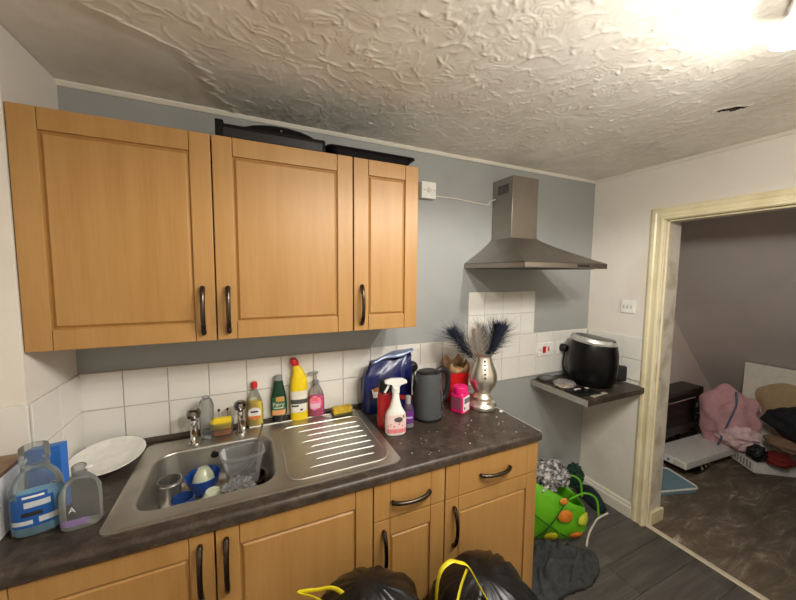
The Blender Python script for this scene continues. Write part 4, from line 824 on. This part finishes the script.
# fleece heap
bm = new(); nx, ny = 130, 100; g = []; rng = random.Random(3)
for i in range(nx):
    row = []
    for j in range(ny):
        u_, v_ = i / (nx - 1), j / (ny - 1); x = 1.84 + .60 * u_; y = -.82 + .52 * v_
        out = max(0, ((x - 2.07) / .35) ** 2 + ((y + .475) / (.15 + .1 * max(0, 2.0 - x) * 3)) ** 2)
        h = .085 * math.exp(-out * 1.2) * (1.25 - .6 * u_); p = Vector((x * 7, y * 7, 0)); wx = x + .06 * noise.noise(p); wy = y + .06 * noise.noise(p + Vector((4, 4, 4)))
        r1 = math.exp(-(4.5 * noise.noise(Vector((wx * 11 + wy * 9, wy * 6 - wx * 3, 1.5)))) ** 2); r2_ = math.exp(-(4.5 * noise.noise(Vector((wx * 8 - wy * 19, wx * 7, 5.5)))) ** 2)
        h += .045 * max(0, r1) ** 2 * math.exp(-out * .5) + .035 * max(0, r2_) ** 2 * math.exp(-out * .5); row.append((wx * .5 + x * .5, wy * .5 + y * .5, h, out))
    g.append(row)
vv = {}
for i in range(nx):
    for j in range(ny):
        x, y, h, out = g[i][j]; lim = 1.0 + .25 * noise.noise(Vector((x * 5, y * 5, 7)))
        if out < lim: vv[i, j] = bm.verts.new((x, y, max(.006, h * min(1, (lim - out) * 5) + .006)))
for i in range(nx - 1):
    for j in range(ny - 1):
        k4 = [(i, j), (i + 1, j), (i + 1, j + 1), (i, j + 1)]
        if all(k in vv for k in k4): bm.faces.new([vv[k] for k in k4])
fz = tag(obj('fleece_blanket', bm, 'towel', smooth=60), 'charcoal grey fleece blanket heaped on the floor beside the end cabinet', 'blanket'); fz.modifiers.new('thick', 'SOLIDIFY').thickness = .005

# ================================================================== BIN BAGS IN THE FOREGROUND
def binbag(lab_, c, top, rx, ry, seed, lean=(0, 0)):
    t = thing('bin_bag', lab_, 'bin bag', (c[0], c[1], .001)); bm = new(); rs = []; rng = random.Random(seed); seg = 96
    prof = [(0, .75), (.02, .9), (.25, 1.0), (.5, 1.02), (.72, .98), (.84, .88), (.92, .7), (.97, .48), (1.0, .22)]
    for zf, k in prof:
        ring = []
        for i in range(seg):
            a = 2 * PI * i / seg; f = .03 * math.sin(a * 13 + 3 * math.sin(a * 2 + seed) + zf * 3) * (.2 + zf) + .05 * noise.noise(Vector((math.cos(a) * 2, math.sin(a) * 2, zf * 4 + seed)))
            f += .035 * (zf ** 3) * math.sin(a * 23 + 4 * math.sin(a * 3 + seed)) + .04 * noise.noise(Vector((math.cos(a) * 5, math.sin(a) * 5, zf * 9 + seed))); x, y = sup(a, rx * k * (1 + f), ry * k * (1 + f), 2.3)
            ring.append((x + lean[0] * zf, y + lean[1] * zf, top * zf + .022 * noise.noise(Vector((x * 9, y * 9, zf * 6 + seed))) * (1 if 0 < zf else 0)))
        rs.append(ring)
    rings(bm, rs); obj('sack', bm, 'bin', t, smooth=50); return t
b1 = binbag('full black bin bag with yellow tie standing before the sink unit', (.94, -.825), .755, .185, .19, 2, (-.035, 0))
obj('drawstring', tube(new(), spline([(-.07, .0, .70), (-.125, .03, .752), (-.18, .03, .772), (-.23, .03, .785), (-.19, .02, .765), (-.15, .0, .74), (-.10, -.03, .70)], 6), .0025, 8, r2=.008), 'yellow', b1)
b2 = binbag('full black bin bag with looped yellow drawstring before the end cabinet', (1.385, -.82), .625, .195, .19, 5, (-.06, .0))
obj('drawstring', tube(new(), spline([(-.275, -.04, .5), (-.272, -.03, .642), (-.259, -.03, .727), (-.223, -.03, .75), (-.19, -.03, .735), (-.153, -.03, .706), (-.12, -.05, .64), (-.088, -.1, .56), (-.07, -.15, .45)], 8), .0025, 8, r2=.008), 'yellow', b2)
obj('drawstring', tube(new(), spline([(-.158, -.03, .7), (-.19, -.04, .65), (-.23, -.07, .58), (-.24, -.1, .45)], 6), .0025, 8, r2=.007), 'yellow', b2)

# ================================================================== ROOM UNDER THE STAIRS
CZ = .0025
t = thing('oven_stand', 'low black stand under the black oven beyond the doorway', 'stand', (4.2, .01, CZ)); obj('top', box(new(), -.33, .33, -.08, .09, .19, .215, .003), 'black', t)
for x in (-.31, .31):
    for y in (-.06, .07): obj('leg', box(new(), x - .015, x + .015, y - .015, y + .015, 0, .19, .002), 'black', t)
t = thing('mini_oven', 'black table oven with glass door in the room beyond the doorway', 'oven', (4.2, .01, CZ + .2155)); bk = C('dark_brown_black', (44, 38, 36), .4)
obj('casing', box(new(), -.36, .36, -.085, .095, .0, .375, .006, 2), bk, t); dd = obj('glass_door', box(new(), -.34, .2, -.094, -.0855, .06, .34, .004), 'gloss', t)
obj('door_bar', tube(new(), [(-.3, -.108, .31), (.16, -.108, .31)], .006, 8), 'chrome', dd); obj('oven_rack', tube(new(), [(-.3, -.0955, .22), (.15, -.0955, .22)], .003, 6), 'pewter', dd); obj('oven_rack', tube(new(), [(-.3, -.0955, .15), (.15, -.0955, .15)], .003, 6), 'pewter', dd)
obj('sticker', box(new(), .24, .33, -.0875, -.0855, .19, .235), C('grey_sticker', (130, 126, 122), .5), t, smooth=0)
for z in (.08, .13): bm = new(); tube(bm, [(.28, -.085, z), (.28, -.1, z)], .016, 14); obj('knob', bm, 'pewter', t)
# flat white box lying across sandals
t = thing('flat_white_box', 'flat white box lying near the doorway on the carpet', 'box', (4.16, -.205, CZ + .085), -.06); obj('lid', box(new(), -.38, .34, -.14, .13, 0, .062, .008, 2), 'whitep', t); obj('corner_clip', box(new(), -.386, -.37, -.13, -.05, .006, .05, .003), C('ivory', (214, 206, 190)), t)
for y in (-.02, .04): obj('slot', box(new(), -.383, -.379, y, y + .016, .018, .04), C('slot_grey', (120, 114, 106)), t, smooth=0)
t = thing('sandal', 'dark sandal with pale straps under the flat white box', 'sandal', (4.1, -.26, CZ), .1); bm = new(); prism(bm, [sup(2 * PI * k / 28, .17, .055, 2.5) for k in range(28)], 0, .022); obj('sole', bm, 'black', t)
for x in (-.06, .02, .09): obj('strap', tube(new(), [(x, -.05, .02), (x + .01, -.035, .06), (x, 0, .078), (x - .01, .035, .06), (x, .05, .02)], .009, 8), C('tan_strap', (150, 122, 100), .6), t)
t = thing('wall_heater', 'long white slatted heater lying on its back on the carpet', 'heater', (4.79, -.35, CZ), .93)
obj('panel', box(new(), -.38, .38, -.235, .235, .02, .125, .012, 2), 'whitep', t)
for k in range(22):
    x = -.35 + k * .032; obj('slat', box(new(), x, x + .014, .2352, .2385, .045, .1, .001), C('slat_grey', (150, 142, 132), .5), t, smooth=0)  # slats in one plain warm grey on the white panel
obj('foot_rail', box(new(), -.36, .36, -.2, .2, 0, .02), C('slot_grey', (120, 114, 106)), t)
pkf = C('dusty_pink_fabric', (206, 156, 160), .85, bump=.2)
t = thing('pink_bedding_bag', 'pink bedding packed in a zipped clear bag on the heater', 'bedding bag', (4.49, -.295, CZ + .127), .3); bm = new(); ball(bm, (0, 0, .25), (.13, .2, .27), 5, .25, 2, 4)
for v in bm.verts: v.co += .012 * Vector((noise.noise(v.co * 9), noise.noise(v.co * 9 + Vector((3, 0, 0))), noise.noise(v.co * 9 + Vector((0, 3, 0))))); v.co.z = max(v.co.z, 0)
obj('bedding', bm, pkf, t)
obj('zip', tube(new(), spline([(-.06, -.03, .515), (-.115, -.04, .42), (-.14, -.01, .28), (-.145, .02, .15), (-.115, .05, .03)], 6), .008, 8), C('blue_grey_zip', (96, 104, 128), .5), t)
bm = new(); ball(bm, (-.1, -.07, .15), (.09, .12, .1), 4, .4, 3, 8); obj('folded_sheet', bm, C('pale_pink_sheet', (228, 196, 196), .8), t)
crumple('dark_jacket', 'black jacket heaped behind the pink bedding bag', 'jacket', (4.47, -.69, .50), (.11, .16, .12), C('black_cloth', (22, 23, 28), .85), .3, 2, 3, .02, 6)
crumple('black_bag', 'small black holdall on the heater in front of the bedding', 'bag', (4.38, -.52, .2), (.05, .06, .06), C('black_nylon', (18, 18, 20), .5), .25, 3, 5, .012, 18)
crumple('red_cloth', 'dark red cloth lying beside the heater', 'cloth', (4.46, -.62, .18), (.08, .09, .045), C('dark_red_cloth', (120, 30, 26), .9), .3, 2, 6, .012, 8)
crumple('brown_cushion', 'brown cushion slumped against the pale board', 'cushion', (4.64, -.57, .585), (.028, .16, .17), C('tan_cushion', (176, 150, 116), .9), .35, 1.3, 4, .012, 9)
crumple('clothes_heap', 'heap of dark clothes on the carpet beside the heater', 'clothes', (4.42, -.93, .13), (.18, .16, .13), C('navy_clothes', (30, 32, 44), .9), .3, 2, 8, .02, 7, floor=CZ)
crumple('tan_blanket', 'tan blanket under the black jacket', 'blanket', (4.52, -.68, .31), (.13, .16, .06), C('tan_cloth', (138, 108, 88), .9), .2, 2, 12, .01, 8)
bm = new(); box(bm, -.012, .012, -.42, .42, 0, .875, .004); tag(obj('pale_board', bm, C('cream_board', (226, 219, 206), .6), None, (4.69, -.72, CZ), (0, .0, 0)), 'pale cream board standing upright against the sloping soffit', 'board')
# blue folding tub behind the jamb
t = thing('blue_storage_lid', 'pale blue plastic lid with white rim on the carpet beside the jamb', 'lid', (3.5, -.24, CZ), -.3); bm = new(); rings(bm, [[(x, y, z) for x, y in rrect(-g_, g_, -g_ * .55, g_ * .55, .04, 5)] for g_, z in ((.24, 0), (.25, .004), (.25, .03), (.23, .034))]); obj('lid', bm, C('pale_blue_plastic', (120, 152, 168), .35), t)
obj('rim', tube(new(), [(x, y, .034) for x, y in rrect(-.25, .25, -.1375, .1375, .04, 5)] + [(.25, .0975, .034)], .007, 8), 'whitep', t)
